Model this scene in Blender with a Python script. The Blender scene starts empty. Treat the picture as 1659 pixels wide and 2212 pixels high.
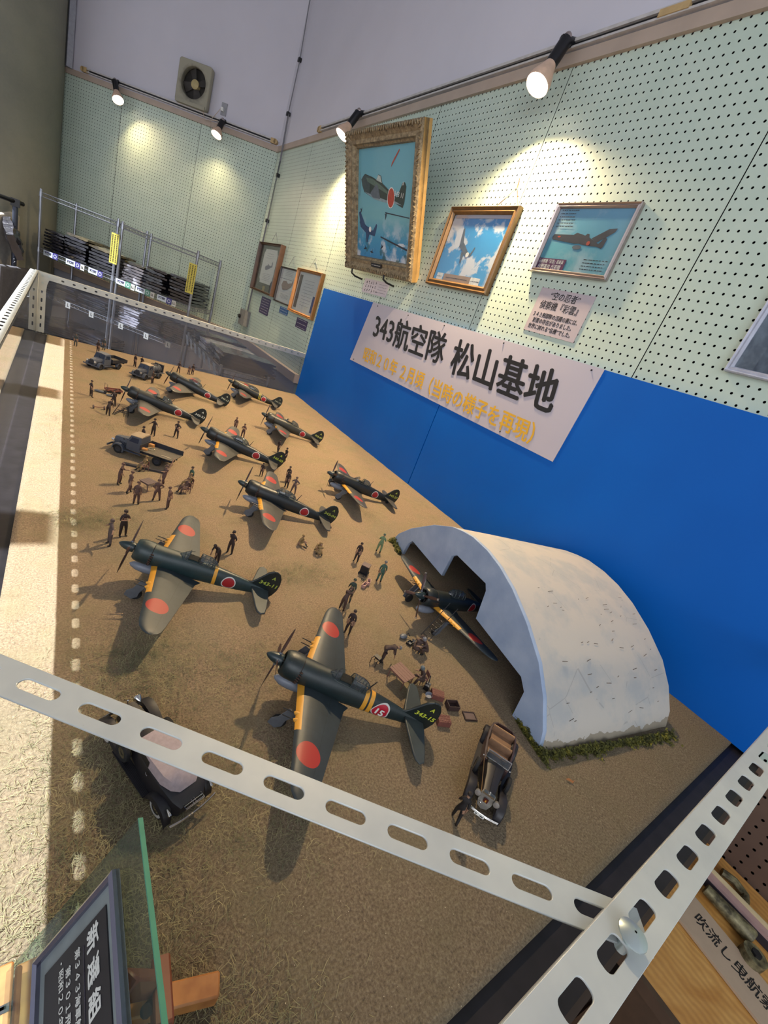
import bpy, bmesh, math, random
from mathutils import Vector, Matrix, Euler
C = bpy.context.scene.collection
sc = bpy.context.scene
R = math.radians
# ------------------------------------------------------------------ camera
CZ = 0.70455
cr = ((0.786132, -0.517438, 0.338007), (0.051777, -0.489827, -0.870281), (0.615887, 0.701656, -0.358277))
right, down, fwd = [Vector(v) for v in cr]
cam = bpy.data.cameras.new('camera'); co = bpy.data.objects.new('camera', cam); C.objects.link(co)
co.matrix_world = Matrix.Translation((-1.65, 0, CZ)) @ Matrix((right, -down, -fwd)).transposed().to_4x4()
cam.sensor_fit = 'VERTICAL'; cam.sensor_height = 24.0; cam.lens = 923.5 / 2212 * 24.0; cam.clip_start = .01
sc.camera = co
# ------------------------------------------------------------------ light
w = bpy.data.worlds.new('world'); sc.world = w; w.use_nodes = True
w.node_tree.nodes['Background'].inputs[0].default_value = (0.84, 0.87, 0.95, 1)
w.node_tree.nodes['Background'].inputs[1].default_value = 0.88
sl = bpy.data.lights.new('sun', 'SUN'); sl.energy = 25.0; sl.angle = R(0.53); sl.color = (.96, .98, 1)
so = bpy.data.objects.new('sun', sl); C.objects.link(so)
so.rotation_euler = Vector((0.56, -0.12, -1)).to_track_quat('-Z', 'Y').to_euler()
def area(name, loc, aim, size, power, col):
    l = bpy.data.lights.new(name, 'AREA'); l.shape = 'RECTANGLE'; l.size, l.size_y = size; l.energy = power; l.color = col
    o = bpy.data.objects.new(name, l); C.objects.link(o); o.location = loc
    o.rotation_euler = (Vector(aim) - Vector(loc)).to_track_quat('-Z', 'Y').to_euler(); return o
# soft area light added behind the camera as daylight from unseen windows
area('daylight_fill', (-3.2, -2.6, 2.0), (-0.6, 2.5, 0.4), (3.0, 2.4), 95, (.90, .94, 1))
sc.view_settings.view_transform = 'Standard'; sc.view_settings.look = 'None'
sc.view_settings.exposure = 0.0; sc.view_settings.gamma = 1.0; sc.view_settings.use_curve_mapping = False
# ------------------------------------------------------------------ materials
def lin(c):
    if isinstance(c, str):
        c = [int(c[i:i+2], 16) / 255 for i in (0, 2, 4)]
        c = [x / 12.92 if x <= .04045 else ((x + .055) / 1.055) ** 2.4 for x in c]
    return (c[0], c[1], c[2], 1)
class NT:
    def __init__(s, name):
        s.mat = bpy.data.materials.new(name); s.mat.use_nodes = True; s.t = s.mat.node_tree; s.n = s.t.nodes
        s.bsdf = s.n['Principled BSDF']; s.out = s.n['Material Output']
    def new(s, ty, **kw):
        n = s.n.new(ty)
        for k, v in kw.items(): setattr(n, k, v)
        return n
    def put(s, sock, v):
        if hasattr(v, 'links') or isinstance(v, bpy.types.NodeSocket): s.t.links.new(v, sock)
        else: sock.default_value = v
    def m(s, op, a, b=0.0, c=None):
        n = s.new('ShaderNodeMath', operation=op); s.put(n.inputs[0], a); s.put(n.inputs[1], b)
        if c is not None: s.put(n.inputs[2], c)
        return n.outputs[0]
    def xyz(s, kind='Object'):
        tc = s.new('ShaderNodeTexCoord'); s.co = tc.outputs[kind]
        sp = s.new('ShaderNodeSeparateXYZ'); s.t.links.new(s.co, sp.inputs[0]); return sp.outputs
    def noise(s, scale, detail=3, rough=.55, vec=None, dist=0):
        n = s.new('ShaderNodeTexNoise'); n.inputs['Scale'].default_value = scale; n.inputs['Detail'].default_value = detail
        n.inputs['Roughness'].default_value = rough; n.inputs['Distortion'].default_value = dist
        if vec is None:
            tc = s.new('ShaderNodeTexCoord'); vec = tc.outputs['Object']
        s.t.links.new(vec, n.inputs['Vector']); return n.outputs[0]
    def ramp(s, f, *stops):
        r = s.new('ShaderNodeValToRGB'); s.put(r.inputs[0], f); e = r.color_ramp.elements
        e[0].position, e[0].color = stops[0][0], lin(stops[0][1]); e[1].position, e[1].color = stops[-1][0], lin(stops[-1][1])
        for p, c in stops[1:-1]:
            k = e.new(p); k.color = lin(c)
        return r.outputs[0]
    def mix(s, f, a, b):
        n = s.new('ShaderNodeMix', data_type='RGBA'); s.put(n.inputs[0], f)
        for i, v in ((6, a), (7, b)):
            s.put(n.inputs[i], v if hasattr(v, 'links') else lin(v))
        return n.outputs[2]
    def bump(s, h, strength=.3, dist=.001):
        b = s.new('ShaderNodeBump'); b.inputs['Strength'].default_value = strength; b.inputs['Distance'].default_value = dist
        s.put(b.inputs['Height'], h); s.t.links.new(b.outputs[0], s.bsdf.inputs['Normal'])
    def fin(s, col, rough=.6, metal=0.0, spec=.5):
        s.put(s.bsdf.inputs['Base Color'], col if hasattr(col, 'links') else lin(col))
        s.put(s.bsdf.inputs['Roughness'], rough); s.put(s.bsdf.inputs['Metallic'], metal)
        s.bsdf.inputs['Specular IOR Level'].default_value = spec
        return s.mat
MC = {}
def mat(name, col, rough=.6, metal=0.0, var=.12, scale=30, bump=0, spec=.5):
    if name in MC: return MC[name]
    t = NT(name); c = lin(col)
    a = [x * (1 - var) for x in c[:3]]; b = [min(1, x * (1 + var)) for x in c[:3]]
    nz = t.noise(scale)
    if bump: t.bump(nz, bump, .002)
    MC[name] = t.fin(t.ramp(nz, (.3, a), (.7, b)), rough, metal, spec); return MC[name]
def emis(name, col, st):
    t = NT(name); e = t.new('ShaderNodeEmission'); e.inputs[0].default_value = lin(col); e.inputs[1].default_value = st
    t.t.links.new(e.outputs[0], t.out.inputs[0]); return t.mat
def glass(name, tint, gloss=1.0, rough=.01, haze=0.0, hazecol='9aa4b4'):
    t = NT(name); tr = t.new('ShaderNodeBsdfTransparent'); tr.inputs[0].default_value = lin(tint)
    gl = t.new('ShaderNodeBsdfGlossy'); gl.inputs[1].default_value = rough
    lw_ = t.new('ShaderNodeLayerWeight'); lw_.inputs[0].default_value = .5
    f = t.m('MULTIPLY', t.m('ADD', .035, t.m('MULTIPLY', t.m('POWER', lw_.outputs['Facing'], 4.0), .55)), gloss); mx = t.new('ShaderNodeMixShader'); t.put(mx.inputs[0], f)
    t.t.links.new(tr.outputs[0], mx.inputs[1]); t.t.links.new(gl.outputs[0], mx.inputs[2]); last = mx
    if haze:
        df = t.new('ShaderNodeBsdfDiffuse'); df.inputs[0].default_value = lin(hazecol)
        m2 = t.new('ShaderNodeMixShader'); m2.inputs[0].default_value = haze
        t.t.links.new(mx.outputs[0], m2.inputs[1]); t.t.links.new(df.outputs[0], m2.inputs[2]); last = m2
    t.t.links.new(last.outputs[0], t.out.inputs[0]); return t.mat
# ------------------------------------------------------------------ mesh helpers
class MB:
    def __init__(s): s.v = []; s.f = []; s.m = []
    def add(s, V, F, m=0, M=None):
        k = len(s.v)
        s.v += [tuple(M @ Vector(p)) if M is not None else tuple(p) for p in V]
        s.f += [tuple(i + k for i in f) for f in F]; s.m += [m] * len(F); return s
    def box(s, c, d, m=0, M=None, taper=(1, 1)):
        x, y, z = d[0] / 2, d[1] / 2, d[2] / 2; cx, cy, cz = c; tx, ty = taper
        V = [(cx - x, cy - y, cz - z), (cx + x, cy - y, cz - z), (cx + x, cy + y, cz - z), (cx - x, cy + y, cz - z),
             (cx - x * tx, cy - y * ty, cz + z), (cx + x * tx, cy - y * ty, cz + z), (cx + x * tx, cy + y * ty, cz + z), (cx - x * tx, cy + y * ty, cz + z)]
        return s.add(V, [(3, 2, 1, 0), (4, 5, 6, 7), (0, 1, 5, 4), (1, 2, 6, 5), (2, 3, 7, 6), (3, 0, 4, 7)], m, M)
    def loft(s, rings, m=0, M=None, caps=(1, 1), closed=True):
        n = len(rings[0]); V = [p for r in rings for p in r]; F = []
        for i in range(len(rings) - 1):
            for j in range(n if closed else n - 1):
                k = (j + 1) % n; F.append((i * n + j, i * n + k, (i + 1) * n + k, (i + 1) * n + j))
        if closed and caps[0]: F.append(tuple(range(n - 1, -1, -1)))
        if closed and caps[1]: F.append(tuple((len(rings) - 1) * n + j for j in range(n)))
        return s.add(V, F, m, M)
    def cyl(s, p0, p1, r0, r1=None, n=12, m=0, M=None, caps=(1, 1)):
        p0, p1 = Vector(p0), Vector(p1); r1 = r0 if r1 is None else r1
        q = (p1 - p0).to_track_quat('Z', 'Y'); rings = []
        for p, r in ((p0, r0), (p1, r1)):
            rings.append([tuple(p + q @ Vector((r * math.cos(2 * math.pi * j / n), r * math.sin(2 * math.pi * j / n), 0))) for j in range(n)])
        return s.loft(rings, m, M, caps)
    def tube(s, pts, r, n=6, m=0, M=None, closed=False):
        P = [Vector(p) for p in pts]; rings = []
        rr = r if isinstance(r, (list, tuple)) else [r] * len(P)
        for i, p in enumerate(P):
            a = P[(i - 1) % len(P)] if (i or closed) else p; b = P[(i + 1) % len(P)] if (i < len(P) - 1 or closed) else p
            d = (b - a)
            if d.length < 1e-9: d = Vector((0, 0, 1))
            q = d.to_track_quat('Z', 'Y')
            rings.append([tuple(p + q @ Vector((rr[i] * math.cos(2 * math.pi * j / n), rr[i] * math.sin(2 * math.pi * j / n), 0))) for j in range(n)])
        if closed: rings.append(rings[0])
        return s.loft(rings, m, M, (not closed, not closed))
    def lathe(s, prof, M=None, n=16, m=0, caps=(0, 0)):   # prof [(r, z)]
        return s.loft([[(r * math.cos(2 * math.pi * j / n), r * math.sin(2 * math.pi * j / n), z) for j in range(n)] for r, z in prof], m, M, caps)
    def ball(s, c, r, n=10, m=0, M=None, sc3=(1, 1, 1)):
        prof = [(math.sin(math.pi * i / 6), -math.cos(math.pi * i / 6)) for i in range(7)]; prof[0] = (.02, -1); prof[-1] = (.02, 1)
        T = Matrix.Translation(c) @ Matrix.Diagonal((r * sc3[0], r * sc3[1], r * sc3[2], 1))
        return s.lathe(prof, (M @ T) if M is not None else T, n, m, (1, 1))
    def mesh(s, name, mats, ang=35, fix=True):
        me = bpy.data.meshes.new(name); me.from_pydata(s.v, [], s.f)
        for x in mats: me.materials.append(x)
        me.polygons.foreach_set('material_index', s.m)
        if fix:
            bm = bmesh.new(); bm.from_mesh(me); bmesh.ops.recalc_face_normals(bm, faces=bm.faces); bm.to_mesh(me); bm.free()
        if ang:
            me.shade_smooth(); me.set_sharp_from_angle(angle=R(ang))
        return me
def curve_mesh(name, polys, thick, mats, bevel=0.0, bres=1):
    """flat plate in XY with holes, thickness along z (centred)"""
    cu = bpy.data.curves.new('t', 'CURVE'); cu.dimensions = '2D'; cu.fill_mode = 'BOTH'; cu.extrude = max(0, thick / 2 - bevel); cu.bevel_depth = bevel
    cu.bevel_resolution = bres
    for p in polys:
        sp = cu.splines.new('POLY'); sp.points.add(len(p) - 1); sp.use_cyclic_u = True
        for i, (x, y) in enumerate(p): sp.points[i].co = (x, y, 0, 1)
    return _eval(cu, name, mats)
_dg = None
def _eval(cu, name, mats):
    o = bpy.data.objects.new('t', cu); C.objects.link(o); bpy.context.view_layer.update()
    me = bpy.data.meshes.new_from_object(o.evaluated_get(bpy.context.evaluated_depsgraph_get()))
    me.name = name; me.materials.clear()
    for x in mats: me.materials.append(x)
    bpy.data.objects.remove(o); bpy.data.curves.remove(cu); return me
def text_mesh(body, size, m, shear=0, off=0, align='CENTER', thick=0.0002, width=None, line=1.0, res=2):
    bold = off; off = 0
    cu = bpy.data.curves.new('t', 'FONT'); cu.body = body; cu.size = size; cu.shear = shear; cu.offset = off; cu.align_x = align
    cu.align_y = 'CENTER'; cu.extrude = thick; cu.space_line = line; cu.resolution_u = res
    me = _eval(cu, 'lettering', [m])
    if width:
        xs = [v.co.x for v in me.vertices]; w0 = max(xs) - min(xs); k = width / w0
        for v in me.vertices: v.co.x *= k
    if bold:      # heavier strokes: the outline repeated a hair aside
        V = [tuple(v.co) for v in me.vertices]; F = [tuple(p.vertices) for p in me.polygons]; b = MB()
        for i, (dx, dy) in enumerate(((0, 0), (bold, 0), (-bold, 0), (0, bold * .7), (0, -bold * .7))): b.add([(x + dx, y + dy, z + i * thick * .05) for x, y, z in V], F)
        me = b.mesh('lettering', [m], 0, fix=False)
    return me
def tag(o, label=None, cat=None, group=None, kind=None):
    if label: o['label'] = label
    if cat: o['category'] = cat
    if group: o['group'] = group
    if kind: o['kind'] = kind
    return o
def ob(name, me, parent=None, M=None, label=None, cat=None, group=None, kind=None, color=None):
    o = bpy.data.objects.new(name, me); C.objects.link(o)
    if parent: o.parent = parent
    if M is not None: o.matrix_local = M
    if color: o.color = (*lin(color)[:3], 1)
    return tag(o, label, cat, group, kind)
def root(name, loc, rz=0, sc_=1, label=None, cat=None, group=None, kind=None):
    o = bpy.data.objects.new(name, None); C.objects.link(o); o.location = loc; o.rotation_euler = (0, 0, rz); o.scale = (sc_,) * 3
    o.empty_display_size = .01
    return tag(o, label, cat, group, kind)
def copy_tree(o, parent=None):
    c = o.copy(); C.objects.link(c); c.parent = parent
    for ch in list(o.children): copy_tree(ch, c)
    return c
def T(x, y, z): return Matrix.Translation((x, y, z))
def RX(a): return Matrix.Rotation(R(a), 4, 'X')
def RY(a): return Matrix.Rotation(R(a), 4, 'Y')
def RZ(a): return Matrix.Rotation(R(a), 4, 'Z')
def frame(origin, xdir, ydir):   # matrix whose local x, y axes lie along the given directions
    x = Vector(xdir).normalized(); y = Vector(ydir).normalized(); z = x.cross(y).normalized(); y = z.cross(x)
    return T(*origin) @ Matrix((x, y, z)).transposed().to_4x4()
WALL = lambda y, z, x=-.001: frame((x, y, z), (0, -1, 0), (0, 0, 1))      # things on the right-hand wall, read from inside
BD = Vector((-.7307, .6826, 0)); BN = Vector((-.6826, -.7307, 0)); B0 = Vector((0, 5.42, 0))
def BACK(s_, z, off=.001): p = B0 + BD * s_ + BN * off; return frame((p.x, p.y, z), -BD, (0, 0, 1))
rnd = random.Random(5)
# ================================================================== setting
def peg_mat(nm='peg_board', ca='b3c4b6', cb='bccbbd'):
    t = NT(nm); X = t.xyz()
    fx = t.m('SUBTRACT', t.m('FRACT', t.m('DIVIDE', X[0], .03)), .5); fy = t.m('SUBTRACT', t.m('FRACT', t.m('DIVIDE', X[1], .03)), .5)
    d = t.m('SQRT', t.m('ADD', t.m('MULTIPLY', fx, fx), t.m('MULTIPLY', fy, fy)))
    hole = t.m('LESS_THAN', d, .135); nz = t.noise(6)
    t.bump(t.noise(900, 2), .08, .0005)
    t.fin(t.ramp(nz, (.3, ca), (.7, cb)), .42)
    tr = t.new('ShaderNodeBsdfTransparent'); mx = t.new('ShaderNodeMixShader'); t.put(mx.inputs[0], hole)
    t.t.links.new(t.bsdf.outputs[0], mx.inputs[1]); t.t.links.new(tr.outputs[0], mx.inputs[2]); t.t.links.new(mx.outputs[0], t.out.inputs[0])
    return t.mat
M_peg = peg_mat(); M_pegb = peg_mat('shade_toned_peg_board', '5e4a40', '6c574a'); M_void = mat('dark_void', (.01, .01, .012), .9)  # second pegboard: same board with the shade painted in as brown
M_plaster = mat('white_plaster', 'c6c4cd', .75, var=.03, scale=2, bump=.05)
M_trim = mat('beige_trim', 'a8988a', .5, var=.06, scale=8)
M_low = mat('grey_board', 'a9a8b0', .55, var=.05, scale=3)
M_floor = mat('brown_floor', '3a302a', .5, var=.2, scale=5)
M_case = mat('black_plinth', '1a171a', .45, var=.35, scale=25, bump=.25, spec=.3)
M_ceil = mat('ceiling_white', 'b4b8c4', .8, var=.02)
# right-hand wall
wall = root('wall_right', (0, 0, 0), kind='structure')
b = MB(); b.box((.08, 2.1, 1.05), (.06, 7.5, 6.4)); ob('backing_wall', b.mesh('backing_wall', [M_void]), wall)
b = MB(); b.box((.028, 2.1, 3.05), (.07, 7.5, 2.1)); ob('plaster', b.mesh('plaster', [M_plaster]), wall)
b = MB(); b.box((.0, 0, -.5), (.02, .001, .001))
ob('lower_board', MB().box((.022, 4.5, -.36), (.04, 1.9, 1.0)).mesh('lower_board', [M_low]), wall)
ys = [-1.88, -.97, -.04, .87, 1.78, 2.69, 3.61, 4.53, 5.42]
for i in range(8):
    w0 = ys[i + 1] - ys[i]; lo = .16 if ys[i] > 3.5 else .0
    m_ = MB().box((w0 / 2, (2.0 - lo) / 2 + lo, -.0004), (w0 - .004, 2.0 - lo, .0008)).mesh('peg_panel', [M_peg], 0)
    ob('peg_panel', m_, wall, WALL(ys[i + 1], 0, 0.0))
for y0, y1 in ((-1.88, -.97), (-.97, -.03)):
    ob('shade_toned_peg_panel', MB().box(((y1 - y0) / 2, -.45, -.0004), (y1 - y0 - .004, .896, .0008)).mesh('shade_toned_peg_panel', [M_pegb], 0), wall, WALL(y1, 0, 0.0))
def wbar(y0, y1, z0, z1, x0, x1, mt, name, parent=None, kind='structure'):
    return ob(name, MB().box(((x0 + x1) / 2, (y0 + y1) / 2, (z0 + z1) / 2), (x1 - x0, y1 - y0, z1 - z0)).mesh(name, [mt]), parent, kind=kind)
wbar(-1.7, 5.42, 1.968, 2.015, -.016, .0, M_trim, 'trim_1')
wbar(3.54, 5.42, .09, .16, -.05, .0, M_trim, 'trim_2')
# slanted back wall
back = root('wall_back', (0, 0, 0), kind='structure')
L = 2.43
ob('backing_wall', MB().box((-L / 2 - .1, 1.05, -.09), (L + .5, 6.4, .05)).mesh('backing_wall', [M_void]), back, BACK(0, 0, 0))
ob('plaster', MB().box((-L / 2, 3.05, -.035), (L + .1, 2.1, .07)).mesh('plaster', [M_plaster]), back, BACK(0, 0, 0))
ob('lower_board', MB().box((-L / 2, -.36, -.02), (L + .1, 1.0, .04)).mesh('lower_board', [M_low]), back, BACK(0, 0, 0))
ss = [0, .855, 1.745, 2.43]
for i in range(3):
    w0 = ss[i + 1] - ss[i]
    m_ = MB().box((-w0 / 2, .92 + .16, -.0004), (w0 - .004, 1.84, .0008)).mesh('peg_panel', [M_peg], 0)
    ob('peg_panel', m_, back, BACK(ss[i], 0, 0))
ob('trim_3', MB().box((-L / 2, 1.99, .008), (L, .047, .016)).mesh('trim_3', [M_trim]), None, BACK(0, 0, 0), kind='structure')
ob('trim_4', MB().box((-L / 2, .125, .025), (L, .07, .05)).mesh('trim_4', [M_trim]), None, BACK(0, 0, 0), kind='structure')
# concrete pillar with dark window post beside it
t = NT('raw_concrete'); nz = t.noise(1.6, 5, .6); n2 = t.noise(60, 2)
t.bump(n2, .15, .002); M_conc = t.fin(t.mix(t.m('MULTIPLY', n2, .25), t.ramp(nz, (.3, '75756a'), (.7, '8b8a7a')), '9a9888'), .85)
p = B0 + BD * 2.43
pil = MB()
cx, cy, rr = p.x - .62 + .02, p.y - .02, .62
pil.cyl((cx, cy, -.85), (cx, cy, 4.2), rr, n=64)
ob('wall_pillar', pil.mesh('wall_pillar', [M_conc]), None, kind='structure')
pp_ = B0 + BD * 2.395 + BN * .03
ob('trim_5', MB().box((pp_.x, pp_.y, 3.05), (.045, .045, 2.08)).mesh('trim_5', [mat('dark_post', '3a3a42', .5)]), None, kind='structure')
pp_ = B0 + BD * 2.33 + BN * .03
ob('trim_6', MB().box((pp_.x, pp_.y, 3.05), (.05, .05, 2.08)).mesh('trim_6', [mat('grey_post', '8e8f98', .5)]), None, kind='structure')
bk = root('metal_bracket', (-2.04, 6.48, 2.66), R(-35), 1, 'grey metal bracket sticking out of the concrete pillar at the top left', 'bracket')
ob('plate', MB().box((0, 0, 0), (.012, .10, .16)).mesh('plate', [mat('bracket_grey', '84857a', .5)]), bk); ob('arm', MB().box((-.0, -.09, .03), (.16, .02, .05), taper=(.5, 1)).box((.06, -.10, .0), (.10, .012, .07)).mesh('arm', [mat('bracket_grey', '84857a')]), bk)
# floor and ceiling, unseen left window wall added to block and shape the sun
ob('floor', MB().box((-2.0, 3.0, -.9), (9, 14, .1)).mesh('floor', [M_floor]), None, kind='structure')
ob('ceiling', MB().box((-1.45, 1.6, 4.2), (3.5, 13, .1)).mesh('ceiling', [M_ceil]), None, kind='structure')
lw = MB()
lw.box((-3.2, 1.0, 3.60), (.12, 9, 1.26)); lw.box((-3.2, 1.0, -.35), (.12, 9, 1.0))
for y, wd in ((-3.2, .5), (1.49, .15), (2.62, .13), (4.35, 1.5)): lw.box((-3.2, y, 1.4), (.1, wd, 2.6))
ob('sun_blocker_left', lw.mesh('sun_blocker_left', [M_plaster]), None, kind='structure')
# ================================================================== diorama case
PX0, PX1, PY0, PY1 = -1.79, 0.0, -.045, 3.545
ob('display_plinth', MB().box((-.909, 1.75, -.44), (1.81, 3.63, .82)).box((-.905, 1.75, -.022), (1.8, 3.61, .02), 1).mesh('display_plinth', [mat('plinth_wood', '3c2c22', .5), M_case]), None,
   label='large black-topped plinth carrying the diorama along the blue board', cat='plinth')
# airfield ground
t = NT('airfield_ground'); X = t.xyz()
n1 = t.noise(3.0, 4, .6); n2 = t.noise(260, 3, .7); n3 = t.noise(9, 4, .6); n4 = t.noise(38, 3, .6)
sand = t.ramp(n2, (.25, '65574a'), (.5, '8b7760'), (.8, 'aa977c'))
dry = t.ramp(n4, (.3, '77694f'), (.7, '8d8164'))
c1 = t.mix(t.ramp(n3, (.46, (0, 0, 0)), (.62, (.55, .55, .55))), sand, dry)
c2 = t.mix(t.ramp(n1, (.52, (0, 0, 0)), (.7, (.35, .35, .35))), c1, '70705a')
vor = t.new('ShaderNodeTexVoronoi'); vor.inputs['Scale'].default_value = 95; t.t.links.new(t.co, vor.inputs[0])
spk = t.m('LESS_THAN', vor.outputs['Distance'], .055)
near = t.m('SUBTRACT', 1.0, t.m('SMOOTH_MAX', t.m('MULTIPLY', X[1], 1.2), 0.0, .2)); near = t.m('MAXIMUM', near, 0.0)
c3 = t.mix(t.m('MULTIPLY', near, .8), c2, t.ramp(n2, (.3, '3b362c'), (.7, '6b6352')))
c4 = t.mix(t.m('MULTIPLY', spk, .6), c3, 'd8ccb0')
ds = t.new('ShaderNodeDisplacement')
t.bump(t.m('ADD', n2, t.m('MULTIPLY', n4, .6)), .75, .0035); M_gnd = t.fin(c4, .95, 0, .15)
g = bmesh.new(); nx, ny = 120, 240; gx0, gx1, gy0, gy1 = -1.717, -.003, .021, 3.52
from mathutils import noise as mnoise
vs = [[g.verts.new((gx0 + (gx1 - gx0) * i / nx, gy0 + (gy1 - gy0) * j / ny,
       (0 if i in (0, nx) or j in (0, ny) else .0022 * mnoise.noise(Vector((i * .16, j * .16, 0))) + .0008 * mnoise.noise(Vector((i * .7, j * .7, 3)))))) for i in range(nx + 1)] for j in range(ny + 1)]
for j in range(ny):
    for i in range(nx): g.faces.new((vs[j][i], vs[j][i + 1], vs[j + 1][i + 1], vs[j + 1][i]))
bd = [vs[0][i] for i in range(nx + 1)] + [vs[j][nx] for j in range(1, ny + 1)] + [vs[ny][i] for i in range(nx - 1, -1, -1)] + [vs[j][0] for j in range(ny - 1, 0, -1)]
lo = [g.verts.new((v.co.x, v.co.y, -.012)) for v in bd]
for i in range(len(bd)):
    k = (i + 1) % len(bd); g.faces.new((bd[i], lo[i], lo[k], bd[k]))
me = bpy.data.meshes.new('airfield_ground'); g.to_mesh(me); g.free(); me.materials.append(M_gnd); me.shade_smooth()
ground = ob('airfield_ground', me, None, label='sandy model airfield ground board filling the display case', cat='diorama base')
# static grass (nobody could count it)
def grass(name, pts, h, mt, label):
    b = MB(); r_ = random.Random(len(pts))
    for x, y, s_ in pts:
        a = r_.uniform(0, 6.28); hh = h * r_.uniform(.5, 1.1) * s_; lean = r_.uniform(.7, 1.9); wdt = .00032
        dx, dy = math.cos(a), math.sin(a)
        p0 = Vector((x, y, 0.0)); p2 = p0 + Vector((dx * lean * hh, dy * lean * hh, hh * .45)); p1 = (p0 + p2) / 2 + Vector((0, 0, hh * .25)); q = Vector((-dy, dx, 0)) * wdt; p1 += Vector((-dy, dx, 0)) * hh * r_.uniform(-.25, .25)
        b.add([p0 - q, p0 + q, p1 + q, p1 - q, p2], [(0, 1, 2, 3), (3, 2, 4)])
    return ob(name, b.mesh(name, [mt], 0, fix=False), None, label=label, cat='grass', kind='stuff')
M_gr = NT('dry_grass'); M_gr = M_gr.fin(M_gr.ramp(M_gr.noise(25), (.3, '5f5f44'), (.55, '8a815e'), (.75, 'a89d74')), .8)
P = []; gr_ = random.Random(8)
for cx_, cy_, sx, sy, n in [(-1.5, .66, .10, .10, 1500), (-1.55, .45, .12, .16, 2200), (-1.35, .35, .12, .12, 900), (-1.56, 1.22, .10, .06, 1000), (-1.05, .93, .13, .06, 900),
                         (-1.6, .22, .12, .14, 2600), (-1.5, .10, .10, .07, 1200), (-.95, 1.36, .08, .05, 300), (-1.5, 2.0, .16, .10, 500), (-.55, 1.35, .05, .08, 250),
                         (-.75, 2.85, .08, .05, 200), (-1.3, .62, .08, .07, 500), (-1.64, 1.9, .05, .3, 300)]:
    for i in range(int(n * 1.7)):
        x, y = gr_.gauss(cx_, sx * .6), gr_.gauss(cy_, sy * .6)
        if -1.71 < x < -.01 and .03 < y < 3.5: P.append((x, y, gr_.uniform(.6, 1.2)))
grass('static_grass', P, .0125, M_gr, 'fine dry static grass scattered in patches over the model airfield')
# ------------------------------------------------------------------ slotted steel frame of the case
t = NT('white_steel'); n1 = t.noise(14, 4); n2 = t.noise(55, 4, .7)
rust = t.ramp(n2, (.70, (0, 0, 0)), (.76, (1, 1, 1)))
M_steel = t.fin(t.mix(t.m('MULTIPLY', rust, .5), t.ramp(n1, (.3, 'a9aeae'), (.7, 'bcc0bc')), '7a5a3c'), .32, .15)
M_bolt = mat('bolt_metal', 'a9b5b4', .35, .6)
def slot(cx, cy, lx, ly, r=None, n=5):
    r = min(lx, ly) / 2 if r is None else r; P = []
    for sx, sy, a0 in ((1, 1, 0), (-1, 1, 90), (-1, -1, 180), (1, -1, 270)):
        for i in range(n + 1):
            a = R(a0 + 90 * i / n); P.append((cx + sx * (lx / 2 - r) + r * math.cos(a), cy + sy * (ly / 2 - r) + r * math.sin(a)))
    return P
def rect(x0, y0, x1, y1): return [(x0, y0), (x1, y0), (x1, y1), (x0, y1)]
def strip(name, L, wd, th, slots, parent, M, mt=None):
    me = curve_mesh(name, [rect(0, 0, L, wd)] + slots, th, [mt or M_steel], bevel=min(.0004, th * .3)); return ob(name, me, parent, M)
def angle(name, p0, d, up_in, L, flange, drop, pitch, off, sl, label, slots_side=True, corner='top'):
    """slotted L angle: top flange lies flat, side flange hangs down at the inner edge"""
    r_ = root(name, p0, label=label, cat='steel rail'); dd = Vector(d)
    n = int((L - off) / pitch) + 1
    S = [slot(off + i * pitch, flange / 2, sl[0], sl[1], r=.006) for i in range(n) if off + i * pitch < L - sl[0]]
    strip('top_flange', L, flange, .002, S, r_, frame((0, 0, 0), dd, up_in))
    if slots_side:
        S2 = [slot(off + i * pitch, drop / 2, sl[0] * .8, sl[1], r=.005) for i in range(n) if off + i * pitch < L - sl[0]]
    else: S2 = []
    strip('side_flange', L, drop, .002, S2, r_, frame(tuple(Vector(up_in).normalized() * (flange if corner == 'top' else 0)), dd, (0, 0, -1)))
    return r_
# near end rail (wide slots) : inner edge y=-.008, outer y=-.044
nr = angle('steel_angle_rail', (-1.83, -.046, .343), (1, 0, 0), (0, 1, 0), 1.81, .038, .035, .0565, .037, (.034, .0155),
      'white slotted steel angle rail across the near right end of the case', False)
# bolt through the near rail
bt = root('round_head_bolt', (-1.262, -.029, .344), label='round headed bolt sitting in a slot of the near steel rail', cat='bolt')
ob('head', MB().lathe([(.001, .0125), (.006, .012), (.0115, .0085), (.0118, .0075), (.004, .0073)], n=20, caps=(0, 1)).mesh('head', [M_bolt]), bt)
ob('shank', MB().cyl((0, 0, -.012), (0, 0, .0075), .005, n=12).mesh('shank', [M_bolt]), bt)
lr = angle('steel_angle_rail', (-1.81, -.02, .347), (0, 1, 0), (1, 0, 0), 3.56, .036, .022, .0565, .02, (.030, .013),
      'sunlit white slotted steel rail along the far left side of the case', False, 'outer')
brr = angle('steel_angle_rail', (-1.79, 3.575, .347), (1, 0, 0), (0, -1, 0), 1.785, .03, .034, .0565, .02, (.020, .010),
      'white slotted steel rail across the back top of the case', True)
po = root('steel_corner_post', (-1.772, 3.545, 0), label='white slotted steel corner post at the back left of the case', cat='post')
S = [slot(.04 + .05 * i, .019, .024, .009, r=.004) for i in range(6)]
strip('front_flange', .345, .038, .002, S, po, frame((0, -.001, 0), (0, 0, 1), (1, 0, 0)))
strip('side_flange', .345, .034, .002, S, po, frame((0, 0, 0), (0, 0, 1), (0, -1, 0)))
gs = curve_mesh('corner_gusset', [[(0, 0), (.10, 0), (.092, .012), (.07, .02), (.05, .034), (.042, .06), (.038, .10), (0, .10)]], .0025, [M_steel])
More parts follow.
